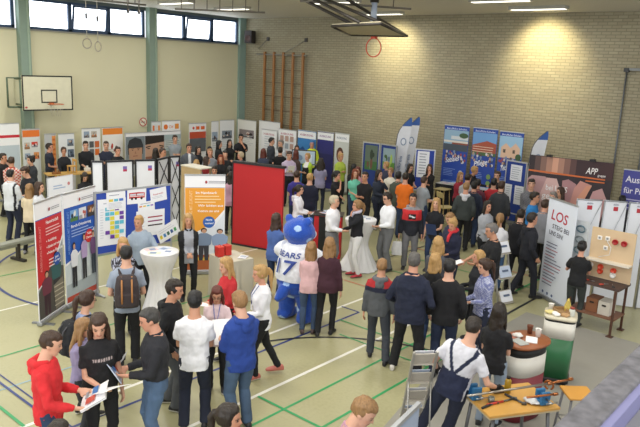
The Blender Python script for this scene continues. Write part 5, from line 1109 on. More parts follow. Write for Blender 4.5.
cA = Vector((t1.x+t0.x, t1.y+t0.y, 0))/2; t = thing('workbench', 'brown steel bench with a lower shelf carrying the plywood board', 'workbench', cA, rz); br = mat('brown_steel', '5a3c30', .5, .3)
g = G(); g.box((-.08, -.12, .835), (w+.1, .55, .04), mat('bench_top_dark', '4c3a34', .6)); g.build('benchtop', t); g = G(); g.box((-.08, -.12, .3), (w+.06, .5, .03), mat('bench_shelf', '7a5440', .6)); g.build('lower_shelf', t)
for x in (-1, 1):
    for y in (-.38, .12): gg = G(); gg.box((x*(w/2)-.08, y, .405), (.035, .035, .81), br); gg.box((x*(w/2)-.08, y, .01), (.1, .1, .02), br); gg.build('leg', t)
Mb = Matrix.Translation(cA) @ Matrix.Rotation(rz, 4, 'Z')
for i, (x, y, c_, nm) in enumerate(((-.12, -.12, '8a5a3c', 'brown cardboard box'), (.1, -.15, 'cfc8bc', 'white cardboard box'))):
    p = Mb @ Vector((x, y, .316)); t = thing('storage_box', nm+' on the lower shelf of the brown steel bench', 'box', p, rz); g = G(); g.box((0, 0, .12), (.2, .28, .24), mat('carton_'+c_, c_, .7), bev=.004); g.build('box_body', t); g = G(); g.box((0, -.145, .17), (.07, .004, .03), mat('slot', '2c2018')); g.build('handle_slot', t)
for i, (x, y, c_, nm) in enumerate(((-.2, -.3, 'b03a2a', 'red handled pliers'), (.06, -.33, 'c04838', 'red grip screwdriver'), (.2, -.3, '3a3a3c', 'black cable cutter'))):
    p = Mb @ Vector((x, y, .86)); t = thing('hand_tool', nm+' lying on the brown steel bench', 'tool', p, rz+i); g = G(); g.tube([(-.08, .012, .012), (0, 0, .012)], .01, mat('grip_'+c_, c_)); g.tube([(-.08, -.02, .012), (0, 0, .012)], .01, mat('grip_'+c_, c_)); g.build('grip', t); g = G(); g.tube([(0, 0, .012), (.09, 0, .012)], .006, mat('steel', '9a9a9a', .3, .9)); g.build('blade', t)
# green and white bin cabinet with clutter
p = at(561, 313.5, 1.0); loc = Vector((p.x, p.y, 0)); rzc = YAW-.35
t = thing('rolling_cabinet', 'green and white rolling cabinet on black castors with clutter on top', 'cabinet', loc, rzc); t.scale = (.95, .95, .93); WW, DD = .44, .44
def rbox(z0_, z1_, k0, k1, m_, r_=.09):
    g = G(); rs = []
    for z, k_ in ((z0_, k0), (z1_, k1)): rs.append(ring((0, 0, z), (1, 0, 0), (0, 1, 0), WW/2*k_, DD/2*k_, 28, 5))
    v, f = skin_rings(rs); g.add(v, f, m_, True); return g
rbox(.1, .74, .93, 1.0, mat('green_lacquer', '2f6b44', .35, noise=.03)).build('green_body', t); rbox(.742, 1.0, 1.0, 1.03, mat('white_lacquer', 'dcd9cf', .4)).build('white_upper', t); rbox(1.0, 1.035, .99, .99, mat('black_gap', '17181a')).build('dark_gap', t); rbox(1.035, 1.075, 1.06, 1.06, mat('cream_rim', 'd4ccb4', .4)).build('top_rim', t); rbox(.035, .1, 1.0, 1.0, mat('black_plinth', '17181a')).build('plinth', t)
for x in (-1, 1):
    for y in (-1, 1): g = G(); g.lathe([(.035, 0), (.035, .035)], dk, (x*.15, y*.15, 0), n=12); g.build('castor', t)
g = G(); g.tube([(WW/2*.95, .02, .15), (WW/2*1.01, .02, .72)], .006, mat('black_gap', '17181a'), 5); g.build('door_seam', t)
Mc = Matrix.Translation((loc.x, loc.y, 1.001)) @ Matrix.Rotation(rzc, 4, 'Z'); rr = random.Random(5)
items = [('paper_bag', 'crumpled yellow paper bag on the green cabinet', 'c9b25a', (.08, .12), 'bag', 'bag'), ('paper_cup', 'white paper cup on the green cabinet, nearest its left edge', 'e8e4dc', (-.14, .06), 'cup', 'cup'), ('cardboard_tray', 'brown cardboard tray on the green cabinet', 'a08058', (0, 0), 'box', 'tray'),
         ('glass_jar', 'pale jar with cap on the green cabinet', 'cfd2c8', (.14, -.04), 'jar', 'jar'), ('napkin', 'crumpled white napkin at the front of the green cabinet', 'eceae6', (-.06, -.12), 'crum', 'napkin'), ('pastry_bag', 'small tan pastry bag on the green cabinet', 'b8946a', (.05, -.1), 'crum', 'bag'), ('wrapper', 'pale yellow wrapper on the green cabinet', 'd8ca8a', (-.15, -.08), 'crum', 'wrapper')]
def clutter(Mt, it):
    nm, lb_, c_, (x, y), kd, cat = it; q = Mt @ Vector((x, y, 0)); t = thing(nm, lb_, cat, q, rr.uniform(0, 3)); g = G(); m_ = mat('item_'+c_, c_, .6)
    if kd == 'bag': me = fuse([skin_rings([ring((0, 0, z), (1, 0, 0), (0, 1, 0), a_, b_, 12, 3) for z, a_, b_ in ((.0, .07, .045), (.08, .075, .05), (.14, .06, .025), (.18, .065, .012))])], .008, 1, .03); colour(me, c_); put('bag_body', me, M_CLOTH, t); return
    if kd == 'crum': me = fuse([ball((0, 0, .025), (.07, .055, .024))], .007, 0, .04, _tex2); colour(me, c_); put('crumple', me, M_CLOTH, t); return
    if kd == 'cup': g.lathe([(.028, 0), (.038, .1), (.041, .105), (.036, .1), (.028, .01)], m_, n=16); g.build('cup_wall', t); g = G(); g.lathe([(.036, .085), (.002, .086)], mat('coffee', '3a2418'), n=14); g.build('drink', t); return
    if kd == 'jar': g.lathe([(.035, 0), (.04, .01), (.04, .09), (.03, .105)], m_, n=16); g.build('jar_body', t); g = G(); g.lathe([(.032, .105), (.034, .13), (.01, .132)], mat('cap', '8a3a2a'), n=16); g.build('cap', t); return
    if kd == 'box': g.box((0, 0, .01), (.22, .16, .02), m_); [g.box(c2, d2, m_) for c2, d2 in (((.11, 0, .035), (.008, .16, .06)), ((-.11, 0, .035), (.008, .16, .06)), ((0, .08, .035), (.22, .008, .06)), ((0, -.08, .035), (.22, .008, .06)))]; g.build('tray_body', t); return
    if kd == 'flat': g.box((0, 0, .006), (.2, .14, .012), m_, bev=.003); g.build('sheet', t); return
for it in items: clutter(Mc, it)
# red, white and wood oval counter
p = at(525.5, 338.5, 1.04); loc = Vector((p.x, p.y, 0)); t = thing('counter', 'oval promotion counter with orange-brown top, white band and dark red base', 'counter', loc, YAW+.6)
def oval(z0_, z1_, a_, b_, m_, nm):
    g = G(); v, f = skin_rings([ring((0, 0, z), (1, 0, 0), (0, 1, 0), a_, b_, 36, 2.6) for z in (z0_, z1_)]); g.add(v, f, m_, True); g.build(nm, t)
oval(.02, .62, .30, .21, mat('dark_red', '7c2630', .5), 'red_base'); oval(.62, .88, .302, .212, mat('white_lacquer', 'dcd9cf', .4), 'white_band'); oval(.88, .98, .295, .205, mat('black_gap', '17181a'), 'dark_gap'); oval(1.0, 1.035, .33, .25, mat('orange_wood', '9c5c36', .4, noise=.1), 'top')
Mo = Matrix.Translation((loc.x, loc.y, 1.037)) @ Matrix.Rotation(YAW+.6, 4, 'Z')
for it in [('paper_cup', 'brown paper cup at the far edge of the oval counter', '7a4a34', (.2, .1), 'cup', 'cup'), ('paper_cup', 'white paper cup standing on the oval counter', 'eeeae4', (.2, -.03), 'cup', 'cup'), ('leaflet', 'white leaflet at the centre of the oval counter', 'e8e8e8', (.03, -.07), 'flat', 'leaflet'), ('leaflet', 'grey leaflet at the left of the oval counter', 'a8aaa6', (-.16, -.04), 'flat', 'leaflet'), ('napkin', 'crumpled napkin on the oval counter', 'd8d6d2', (-.05, .08), 'crum', 'napkin'), ('leaflet', 'reddish leaflet on the oval counter near the woman in black', 'b0705c', (-.08, .12), 'flat', 'leaflet')]: clutter(Mo, it)
# plumber's wooden table
q = [at(x, y, .8) for x, y in ((464, 391), (528, 381.5), (561, 409), (487, 416))]; cx = sum(q, Vector())/4; ax_ = (q[1]-q[0]+q[2]-q[3])/2; ay_ = (q[3]-q[0]+q[2]-q[1])/2; W1, W2 = ax_.length, ay_.length; rz = math.atan2(ax_.y, ax_.x)
t = thing('table', 'yellow wooden work table with pipes and blue vices at the bottom of the photo', 'table', (cx.x, cx.y, 0), rz); yw = mat('yellow_wood', 'c8974a', .4, noise=.14, nscale=5)
g = G(); g.box((0, 0, .79), (W1, W2, .03), yw, bev=.006); g.build('tabletop', t); g = G(); g.box((0, 0, .765), (W1-.01, W2-.01, .018), mat('pale_edge', 'b8a888', .5)); g.build('edge_band', t)
for x in (-1, 1):
    for y in (-1, 1): gg = G(); gg.tube([(x*(W1/2-.1), y*(W2/2-.08), .77), (x*(W1/2-.04), y*(W2/2-.04), .0)], .02, mat('leg_grey', '6a6a6c', .4, .6)); gg.build('leg', t)
Mt_ = Matrix.Translation((cx.x, cx.y, .806)) @ Matrix.Rotation(rz, 4, 'Z'); Mi = Mt_.inverted()
def on(px, py, z=.806): return Mi @ at(px, py, z)
bv = mat('vice_blue', '2f6f9e', .4, .2)
for i, (x, y, lb_) in enumerate(((474, 396, 'blue bench vice clamped to the left end of the yellow table'), (542, 401, 'blue bench vice clamped to the right end of the yellow table'))):
    c_ = at(x, y, .83); t = thing('bench_vice', lb_, 'vice', (c_.x, c_.y, .806), rz)
    g = G(); g.box((0, 0, .03), (.12, .14, .05), bv, bev=.01); g.box((0, .045, .1), (.11, .035, .1), bv, bev=.008); g.box((0, 0, .07), (.05, .12, .05), bv); g.build('vice_body', t)
    g = G(); g.box((0, -.05, .1), (.11, .035, .1), bv, bev=.008); g.build('moving_jaw', t); g = G(); g.tube([(0, -.05, .08), (0, -.17, .08)], .012, mat('steel', '9a9a9a', .3, .9)); g.tube([(-.07, -.16, .08), (.07, -.16, .08)], .006, mat('steel', '9a9a9a', .3, .9)); g.build('spindle', t)
def pipe_(lb_, x0, y0, x1, y1, z0_, z1_, c_, r_=.011, cat='pipe', ell=True):
    a, b = at(x0, y0, z0_), at(x1, y1, z1_); t = thing('metal_pipe', lb_, cat, a); g = G(); g.tube([(0, 0, 0), b-a], r_, mat('pipe_'+c_, c_, .3, .8), 8); g.build('tube', t); g = G(); d_ = (b-a).normalized()
    g.tube([(b-a)-d_*.03, (b-a)+d_*.02], r_*1.5, mat('fitting', 'a8683c', .3, .8), 8); g.build('fitting', t)
pipe_('long silver pipe lying across both blue vices', 467, 396, 550, 383.5, .92, .94, 'a09a90', .013); pipe_('long copper pipe end reaching right of the yellow table', 550, 383.5, 571, 379, .94, .95, 'a8683c', .012); pipe_('short copper pipe in the right blue vice', 527, 397.5, 556, 394, .95, .95, 'b06a3a', .012)
p = at(549, 385, .9); t = thing('pipe_bend', 'curled copper pipe bend standing above the right blue vice', 'pipe', p); g = G(); g.tube([(.05*math.cos(q), 0, .05*math.sin(q)) for q in np.linspace(-1, 4.6, 16)], .011, mat('pipe_cu', 'a8683c', .3, .8)); g.build('bend', t)
p = at(507, 393, .806); t = thing('spray_bottle', 'amber oil bottle with black cap on the yellow table', 'bottle', p); g = G(); g.lathe([(.03, 0), (.036, .01), (.036, .15), (.02, .175)], mat('amber', '9a7a1c', .3), n=16); g.build('bottle_body', t); g = G(); g.lathe([(.02, .175), (.022, .2), (.012, .205)], mat('black_cap', '1a1a1c'), n=12); g.build('cap', t)
for (lb_, x0, y0, x1, y1, c_) in (('red pipe wrench lying on the yellow table', 487, 405, 516, 398, 'b8382a'), ('dark adjustable wrench on the yellow table', 505, 394, 525, 404, '35383c'), ('black handled saw lying near the left vice', 482, 408, 497, 402, '202226')):
    a, b = at(x0, y0, .82), at(x1, y1, .82); t = thing('wrench' if 'wrench' in lb_ else 'hand_saw', lb_, 'tool', a); d_ = b-a; g = G(); g.tube([(0, 0, 0), d_*.55], .013, mat('grip_'+c_, c_, .5)); g.build('handle', t)
    g = G(); g.tube([d_*.5, d_*.9], .01, mat('steel_dark', '5c5e62', .35, .8)); g.box(d_*.95, (.05, .035, .02), mat('steel_dark', '5c5e62', .35, .8), rz=.6); g.build('jaw', t)
p = at(491, 402, .806); t = thing('tin_can', 'small open metal tin beside the left vice on the yellow table', 'tin', p); g = G(); g.lathe([(.035, 0), (.035, .06), (.032, .06), (.03, .01)], mat('tin', '8a8c84', .3, .7), n=18); g.build('can_wall', t)
p = at(532, 403, .81); t = thing('cleaning_rag', 'crumpled white cleaning rag on the yellow table', 'rag', p); me = fuse([ball((0, 0, .02), (.09, .06, .02))], .007, 0, .04, _tex2); colour(me, 'c8c8c8'); put('rag_cloth', me, M_CLOTH, t)
p = at(498, 389.5, .83); t = thing('tool_case', 'flat black tool case on the far edge of the yellow table', 'case', p, rz); g = G(); g.box((0, 0, 0), (.16, .1, .04), mat('black_cap', '1a1a1c'), bev=.01); g.build('case_body', t); g = G(); g.tube([(-.03, -.05, 0), (-.02, -.065, 0), (.02, -.065, 0), (.03, -.05, 0)], .004, dk, 5); g.build('handle', t)
# orange chair by the railing
stool(578.5, 392, .6, 'cf9540', 'orange-yellow wooden stool between the work table and the gallery railing', False, 2.3, .85, '77777a')
# leaflet racks
def rack(p0, lean_dir, H_, lbl, nsh, W_=.26, lean=.5, papers=('e9ebf2', 'c6d2e6')):
    t = thing('leaflet_rack', lbl, 'rack', p0, lean_dir); fr = mat('rack_silver', 'a9a7a2', .35, .6)
    g = G()
    for x in (-W_/2, W_/2): g.box((x, lean*H_/2*.6, H_/2), (.025, .03, math.hypot(H_, lean*H_*.6)), fr, mtx=Matrix.Rotation(-math.atan(lean*.6), 3, 'X')); g.tube([(x, lean*H_*.6, 0), (x, lean*H_*.42, H_*.7)], .01, fr, 6)
    g.build('frame', t); rot = Matrix.Rotation(-math.atan(lean*.6)-.25, 3, 'X')
    for i in range(nsh):
        z = H_*(.12+.8*i/(nsh-1)) if nsh > 1 else H_*.5; y = lean*.6*z-.04
        g = G(); g.box((0, y, z), (W_-.02, .012, H_/nsh*.62), mat('rack_tray', 'bfb9ae', .4), mtx=rot); g.box((0, y-.04, z-H_/nsh*.3), (W_-.02, .09, .012), mat('rack_tray', 'bfb9ae', .4)); g.build('tray', t)
    M_ = Matrix.Translation(p0) @ Matrix.Rotation(lean_dir, 4, 'Z')
    for i in range(nsh):
        z = H_*(.12+.8*i/(nsh-1)); y = lean*.6*z-.066; q = M_ @ Vector((0, y, z)); l = thing('leaflet', 'white and blue leaflet in the %s tray of the %s' % (('bottom', 'lower', 'middle', 'upper', 'top')[min(i, 4)] if nsh == 5 else ('bottom', 'middle', 'top')[min(i, 2)], ('right white rack' if nsh == 3 else 'silver front rack')), 'leaflet', q, lean_dir)
        g = G(); g.box((0, 0, .01), (W_-.04, .006, H_/nsh*(.55 if nsh == 3 else .8)), flat(papers[i % 2]), mtx=rot); g.build('sheet', l); g = G(); g.box((0, -.006, .03), ((W_-.03)*.5, .004, .04), flat('5c6c88'), mtx=rot); g.build('printed_picture', l)
b0 = at(504, 303, 0); rack(b0, YAW+.55, 1.15, 'white leaflet rack beside the man in black polo', 3, .34, .35)
b0 = at(407, 440, 0); tp_ = at(426, 352, 1.3); d_ = Vector((tp_.x-b0.x, tp_.y-b0.y, 0)); rack(Vector((b0.x, b0.y, 0)), math.atan2(d_.y, d_.x)-math.pi/2, 1.3, 'silver folding leaflet rack in front of the man in navy', 5, .26, max(.3, min(1.2, d_.length/1.3/.6)))
# pale roll-up seen from above at the bottom
t, w = rollup('roll_up_banner', 'pale blue roll-up banner top corner at the bottom edge of the photo', 'banner', 380, 443, 420, 404, 2.0, base='a9bad4')
A = Art(-.007); A.rect(.02, .1, w-.02, 1.97, 'b4c3dc'); A.rect(.02, 1.2, w-.02, 1.6, '8aa2c8'); A.build('printed_graphic', t)
# gallery railing close to the camera
g = G(); g.box((.18, 2.9, 1.55), (1.25, 5.2, 3.1), mat('gallery_grey', '77787c', .7)); o = g.build('wall_gallery'); struct(o)
t = thing('gallery_railing', 'blurred grey stone gallery parapet with a lilac edge at the bottom right corner', 'railing', (0, 0, 0))
g = G(); g.box((-.537, 2.9, 3.255), (.095, 5.2, .09), mat('speckled_stone', '626167', .75, noise=.85, nscale=26), bev=.01); g.build('stone_cap', t)
g = G(); g.box((-.478, 2.9, 3.25), (.024, 5.2, .08), mat('lilac_metal', '7c7ca6', .45)); g.build('lilac_edge', t); g = G(); g.box((-.1, 2.9, 3.2), (.73, 5.2, .06), mat('ledge_grey', '75757b', .6)); g.build('ledge', t)
g = G(); g.box((-.53, 2.9, 3.155), (.06, 5.2, .11), mat('gallery_grey', '77787c', .7)); g.build('fixing_strip', t)
# ---------------------------------------------------------------- people
WK = ((.09, .2), (-.09, -.2, .03)); WD = ((.16, .0), (-.16, .0)); ST = ((.09, .1), (-.12, -.06))
def fill(c, m, h): c[m] = np.array(lin(h))
def p_nike(a, c):
    fill(c, (a[:, 2] < .2) | (np.abs(a[:, 0]) > .205), '20222c'); f = (a[:, 1] > .05) & (np.abs(a[:, 0]) < .085) & (np.abs(a[:, 2]-.29) < .06); fill(c, f, '15151a')
    fill(c, f & (np.abs(a[:, 2]-.285-(a[:, 0]+.01)*.35) < .013) & (np.abs(a[:, 0]) < .06), 'e4e4e8'); fill(c, a[:, 2] > .43, '8a8a90')
def p_hoodboy(a, c): fill(c, (a[:, 2] > .33) & (np.abs(a[:, 0]) > .07), 'a8272c'); fill(c, (a[:, 2] > .25) & (a[:, 2] <= .335), '20243a')
def p_open(inner, w=.07):
    def f(a, c): fill(c, (a[:, 1] > .03) & (np.abs(a[:, 0]) < w), inner)
    return f
def p_lime(a, c): fill(c, (a[:, 2] > -.2) & (a[:, 2] < .33) & (np.abs(a[:, 0]) < .12) & (a[:, 1] > 0), '17181c'); fill(c, (a[:, 2] > .33) & (np.abs(a[:, 0]) < .08) & (a[:, 1] > .03), 'e2e4e0')
def p_stripe(a, c): fill(c, (np.abs(np.abs(a[:, 0])-.15) < .018), '1a1a20')
def p_plaid(col2, s_=.03):
    def f(a, c):
        m = ((np.floor(a[:, 0]/s_)+np.floor(a[:, 2]/s_)) % 2) == 0; fill(c, m, col2)
    return f
def p_logo(a, c): 
    rr = np.random.RandomState(3); f = (a[:, 1] > .06) & (np.abs(a[:, 0]) < .1) & (np.abs(a[:, 2]-.30) < .017) & ((np.floor(a[:, 0]/.009) % 3) != 0); fill(c, f, 'a89a98')
def p_redchest(a, c): fill(c, (a[:, 1] > .0) & (a[:, 2] > .1) & (np.abs(a[:, 0]) < .17), 'c8322c')
def p_print(a, c): fill(c, (np.sin(a[:, 0]*160)*np.sin(a[:, 2]*150+a[:, 1]*90)) > .25, 'b8bcd0')
def p_hv(a, c): fill(c, np.abs(a[:, 2]-.05) < .022, 'd8dcd4'); fill(c, np.abs(a[:, 2]+.06) < .022, 'd8dcd4')
def p_brace(a, c):
    f = (a[:, 2] < .16) & (np.abs(a[:, 0]) < .17); fill(c, f, '1f2640'); q = np.abs(np.abs(a[:, 0])-(.015+.16*np.clip((a[:, 2]-.16)/.26, 0, 1)*.8)) < .022
    fill(c, q & (a[:, 2] >= .16) & (a[:, 1] < .0), '1f2640'); fill(c, (np.abs(np.abs(a[:, 0])-.10) < .025) & (a[:, 2] >= .16) & (a[:, 1] >= 0), '1f2640')
BK = ('c', '17181c'); BJ = ('jeans', '334560'); DJ = ('jeans', '2a3a58'); NV = ('c', '20263a'); GY = ('c', '6c6c70'); DG = ('c', '34363b')
# --- front left group
P(54.5, 328.5, 1.74, 80, 'm', ('hood', 'c8262c'), DJ, ('crop', 'br'), ((.04, .3, -.33), 'f'), 'boy in bright red hoodie reading a brochure at the lower left', hp=18, hoodc='c8262c', hold=[('brochure', 'M', 'open white and blue brochure held by the boy in the red hoodie', 30, 0, .36, .27)])
P(67, 326.5, 1.66, 75, 'f', ('long', '8f86a8'), DG, ('long', 'db'), ('f', 'f'), 'girl with dark-rimmed glasses and lilac top standing behind the red hoodie boy', glasses=1, hp=12, shift=(-.25, .35), hold=[('clipboard', 'M', 'grey folder held by the girl with glasses and lilac top', 55, 0, .24, .31, 'a4a6ac')])
P(95, 312, 1.72, 15, 'f', ('tee', '17171b', p_logo), BK, ('long', 'br', .32), ('f', 'd'), 'young woman with long brown hair in a black T-shirt with pale lettering', hp=22, hy=-15, fat=1.1, hold=[('paper', 'R', 'large white sheet held by the young woman in the black lettered T-shirt', 25, 10, .3, .36)])
P(147.5, 306, 1.82, -85, 'm', ('shirt', '24252b'), ('jeans', '4d6482'), ('crop', '3a3836'), ('f', 'f'), 'man in dark shirt and light blue jeans holding a blue brochure', hp=18, fat=1.12, hem=0.02, belt='3a2c22', hold=[('brochure', 'M', 'blue and white brochure held by the man in dark shirt and jeans', 60, 0, .24, .31, 'c8d4e8')])
P(87, 289, 1.64, 115, 'f', ('tee', '8f9cc0'), BK, ('pony', 'br'), ('k', 'k'), 'woman with brown ponytail, glasses and black backpack beside the blue banner', glasses=1, hp=8, pack=('1c1d22', '3a3a40', 'black backpack worn by the woman with brown ponytail and glasses'))
P(123, 236.5, 1.66, 5, 'f', ('long', '25242c', p_print), BK, ('bob', 'bl'), ('m', 'e'), 'blonde woman in black and white patterned top facing the backpack man', hp=5)
P(126, 244.5, 1.8, 180, 'm', ('tee', '8d97a8'), BK, ('crop', 'bk'), ((-.02, .22, -.36), (-.02, .22, -.36)), 'man in grey-blue T-shirt wearing a brown backpack, seen from behind', pack=('3c3436', 'a8713c', 'brown canvas backpack with tan leather straps'))
P(139, 214.5, 1.66, 0, 'm', ('shirt', '94a2b2'), BK, ('short', 'bl'), ('d', (.16, .3, -.4)), 'blond man in grey-blue shirt resting a hand on the tall white table', hy=-25, side=6)
P(175, 278, 1.76, 75, 'm', ('hood', '141519'), ('c', '55585c'), ('short', 'dk'), ('p', 'f'), 'dark-haired boy in black hoodie beside the boy in white T-shirt', hp=10, hoodc='141519', legs=ST)
P(196, 289, 1.78, 175, 'm', ('tee', 'e9e9ee'), ('c', '1e2334'), ('short', 'bk'), ('f', 'f'), 'boy in white T-shirt and navy trousers seen from behind', hp=15, legs=((.13, .05), (-.12, -.02)), shoe='15151a')
P(208, 287, 1.68, -5, 'f', ('half', 'd8c0c4'), BK, ('bob', 'au'), ('f', 'o'), 'woman with short auburn hair, glasses and pale pink blouse', glasses=1, hp=20, lanyard='3c5cb0', shift=(-.28, .38))
P(237.5, 289, 1.76, -150, 'm', ('hood', '23408c'), ('jeans', '42566f'), ('short', 'db'), ('f', 'f'), 'boy in royal blue hoodie and jeans holding white sheets', hp=18, hoodc='23408c', hold=[('paper', 'M', 'white sheets held by the boy in the royal blue hoodie', 40, -20, .24, .34)])
P(226, 256, 1.66, -60, 'f', ('long', 'c22f36'), BK, ('long', 'bl', .3), ('f', 'f'), 'woman with long blond hair in a red jumper and white collar', hp=8, hold=[('paper', 'M', 'small white paper held by the woman in the red jumper', 15, 0, .2, .2)])
P(260.5, 263.5, 1.7, -72, 'f', ('long', 'e8e8ee'), BK, ('pony', 'bl'), ('p', 'f'), 'blonde woman with ponytail in white sweater and black trousers stepping left', legs=((.06, -.28, .02), (-.06, .12)), shoe='b86a5e', hp=6, thin=.95, lanyard='2a3a80')
P(228, 402.5, 1.68, 70, 'f', ('tee', '3a3c48'), BK, ('pony', 'dk'), ('d', 'd'), 'woman with brown ponytail cut by the bottom edge below the blue hoodie boy')
P(57, 420, 1.7, 150, 'm', ('tee', '2c2c30'), BK, ('crop', 'dk'), ('d', 'd'), 'dark-haired person of whom only the hair shows at the bottom left')
P(369, 394, 1.78, 75, 'm', ('shirt', 'b58a9c'), BK, ('crop', 'db'), ('f', 'f'), 'brown-haired man in dusty pink shirt bending his head at the bottom edge', hp=32, fat=1.1, collar='b58a9c')
P(188.5, 212.5, 1.68, 5, 'f', ('jacket', '17181c', p_open('9a9da6', .085)), BK, ('long', 'bl', .22), ('k', 'k'), 'blond woman in black cardigan with folded hands before the orange banner', hp=5)
# --- mascot hugging group
P(281, 213.5, 1.68, 150, 'f', ('long', '4a64a0'), DJ, ('long', 'br', .3), ('c', 'c'), 'girl with long brown hair in blue behind the blue plush figure', fix=1, shift=(-.12, .0))
P(310, 234, 1.6, 175, 'f', ('long', 'd8b0b4'), ('jeans', '3c4f6c'), ('long', 'db', .16), ((-.1, .2, -.25), (-.1, .25, -.15)), 'girl in pale pink top and jeans hugging the blue plush figure', shoe='4a3a3a', fix=1, shift=(.3, -.3))
P(330, 236.5, 1.7, 170, 'f', ('long', '40212e'), BK, ('long', 'db', .34), ('d', 'f'), 'girl in maroon sweater with very long light brown hair, seen from behind', legs=ST, shoe='17171a', fix=1)
# --- centre
P(382.5, 257.5, 1.64, 172, 'm', ('hood', '515458', p_hoodboy), ('c', '3a3e46'), ('crop', 'db'), ('d', 'd'), 'boy in grey hoodie with red shoulders and navy band, seen from behind', legs=((.18, -.12), (-.12, .14)), hoodc='606368')
P(415, 251, 1.88, 165, 'm', ('jacket', '1b2136'), BK, ('crop', '55524f'), ((.08, .2, -.36), (.08, .2, -.36)), 'tall heavy man in navy fleece and black trousers, seen from behind', fat=1.2, thin=1.06, hy=10, legs=((.16, .0), (-.2, .1)))
P(439, 235.5, 1.7, 165, 'f', ('jacket', '4a4c54'), DJ, ('long', 'bl', .34), ('f', 'f'), 'woman with long pale blond hair in dark grey jacket right of the man in navy')
P(445, 253, 1.66, 160, 'f', ('long', '17171b'), DJ, ('bob', 'bl'), ('c', 'c'), 'girl with dark blond bob in black right of the tall man in navy', shift=(-.1, -.1))
P(459, 258.5, 1.72, 178, 'm', ('long', '131317'), ('c', '1d2740'), ('crop', 'bk'), ('p', 'p'), 'dark-haired boy in plain black sweater and navy trousers, seen from behind', shift=(.05, -.35))
P(485, 257.5, 1.66, -60, 'f', ('shirt', '6f76a4', p_print), NV, ('pony', 'br'), ('f', 'f'), 'woman with brown ponytail in a blue patterned blouse holding leaflets', hp=12, hold=[('paper', 'M', 'white leaflets held by the woman in the blue patterned blouse', 20, 0, .2, .26)])
P(492, 222, 1.84, -75, 'm', ('polo', '17181c'), BK, ('crop', '6a6663'), ((.02, .42, -.34), 'f'), 'grey-haired man in black polo shirt holding out a rolled sheet', fat=1.15, hp=14, skin='m', hold=[('paper', 'R', 'white sheet held out by the grey-haired man in black polo', -10, 30, .14, .3)])
P(483, 249.5, 1.66, -70, 'f', ('jacket', '1e2026'), BK, ('bob', 'bl'), ('f', 'f'), 'blond woman in dark jacket partly hidden behind the patterned blouse', shift=(-.15, .2), hold=[('brochure', 'M', 'grey brochure held by the blond woman in dark jacket', 50, 0, .24, .3)])
P(500, 302, 1.66, 165, 'f', ('tee', '1a1a1e'), ('jeans', '8a98a8'), ('long', 'dk', .38), ('f', 'f'), 'girl with very long dark hair in black top beside the oval counter', shoe='1a1a1c')
P(474, 313, 1.78, 158, 'm', ('tee', 'd0d0d8', p_brace), NV, ('crop', 'dk'), ((.12, .25, -.35), (.2, .1, -.42)), 'workman in white T-shirt and navy bib overalls with black gloves', fat=1.1, glove='17171a', legs=((-.12, .12), (-.42, -.05)), side=13, lean=6, hp=15, shift=(-.0, -.0))
P(299, 184, 1.64, 75, 'f', ('hood', 'e6e6ee'), DJ, ('pony', 'dk'), ('f', 'f'), 'girl with dark ponytail in white hoodie in front of the boy in purple', hoodc='e6e6ee', hold=[('brochure', 'M', 'small white booklet held by the girl in the white hoodie', 30, 0, .15, .2)])
P(297, 170, 1.72, 178, 'm', ('tee', '3a3488'), DJ, ('crop', 'br'), ('f', 'f'), 'boy in purple-blue T-shirt seen from behind beside the red partition')
P(289.5, 150.5, 1.78, 10, 'm', ('shirt', 'b8aac4'), BK, ('short', 'br'), ('r', 'r'), 'man in pale lilac shirt reading a white sheet', hp=12, hem=.02, hold=[('paper', 'M', 'white sheet read by the man in pale lilac shirt', 50)])
P(310, 152.5, 1.7, -35, 'f', ('half', 'a6c63c', p_lime), BK, ('short', 'bl'), ('c', 'c'), 'woman in lime green and black top with folded arms', shift=(.0, -.1))
P(321, 157.5, 1.7, 175, 'f', ('tee', '8c8aa8'), NV, ('curly', 'dk', .26), ('f', 'f'), 'woman with big dark curly hair in lilac-grey top, seen from behind')
P(315.5, 172.5, 1.74, 165, 'm', ('long', '1a1f34'), BJ, ('crop', 'bl'), ('f', 'f'), 'blond boy in navy sweater and jeans seen from behind', shift=(0, -.2))
P(341, 152.5, 1.7, 25, 'f', ('long', 'a4b848'), BK, ('short', 'bl'), ('r', 'r'), 'woman in lime green cardigan beside the navy exhibition panel')
P(326.5, 140.5, 1.72, 0, 'm', ('jacket', 'd4e43a', p_hv), ('c', '1c2238'), ('short', '3c78b4'), ('d', 'd'), 'figure in yellow high-visibility jacket and blue cap before the navy panel', shift=(.1, -.1))
P(365.5, 171, 1.8, -25, 'm', ('tee', '141418'), BK, ('crop', 'dk'), ('c', 'c'), 'man in black T-shirt with arms crossed behind the three around the white table', skin='m', fat=1.1)
P(337, 170, 1.72, 55, 'f', ('tee', '15151a'), BK, ('pony', 'bk'), ('m', 'k'), 'woman with black ponytail in black T-shirt raising a hand to her mouth')
P(350, 163, 1.68, 170, 'f', ('jacket', '18191e'), BK, ('bob', 'bk'), ('k', 'k'), 'black-haired person in black jacket behind the lime green cardigan', shift=(-.05, .25))
P(346, 168, 1.62, 20, 'f', ('tee', '6cc0a8'), DJ, ('long', 'rd', .2), ('k', 'k'), 'red-haired girl in mint green top', shift=(.2, .2))
P(357, 166, 1.68, 0, 'f', ('long', 'c8909a'), DJ, ('long', 'au', .26), ('k', 'k'), 'girl with long auburn hair in dusty pink top')
P(379, 169, 1.7, 50, 'f', ('jacket', '2c3444'), NV, ('long', 'dk', .28), ('f', 'm'), 'woman with long dark hair in dark blue denim jacket looking right')
P(391, 167, 1.66, -15, 'f', ('tee', 'dcd8cc'), BK, ('short', 'db'), ('k', 'f'), 'woman with short hair in cream blouse in front of the blue pinboards', hem=-.2)
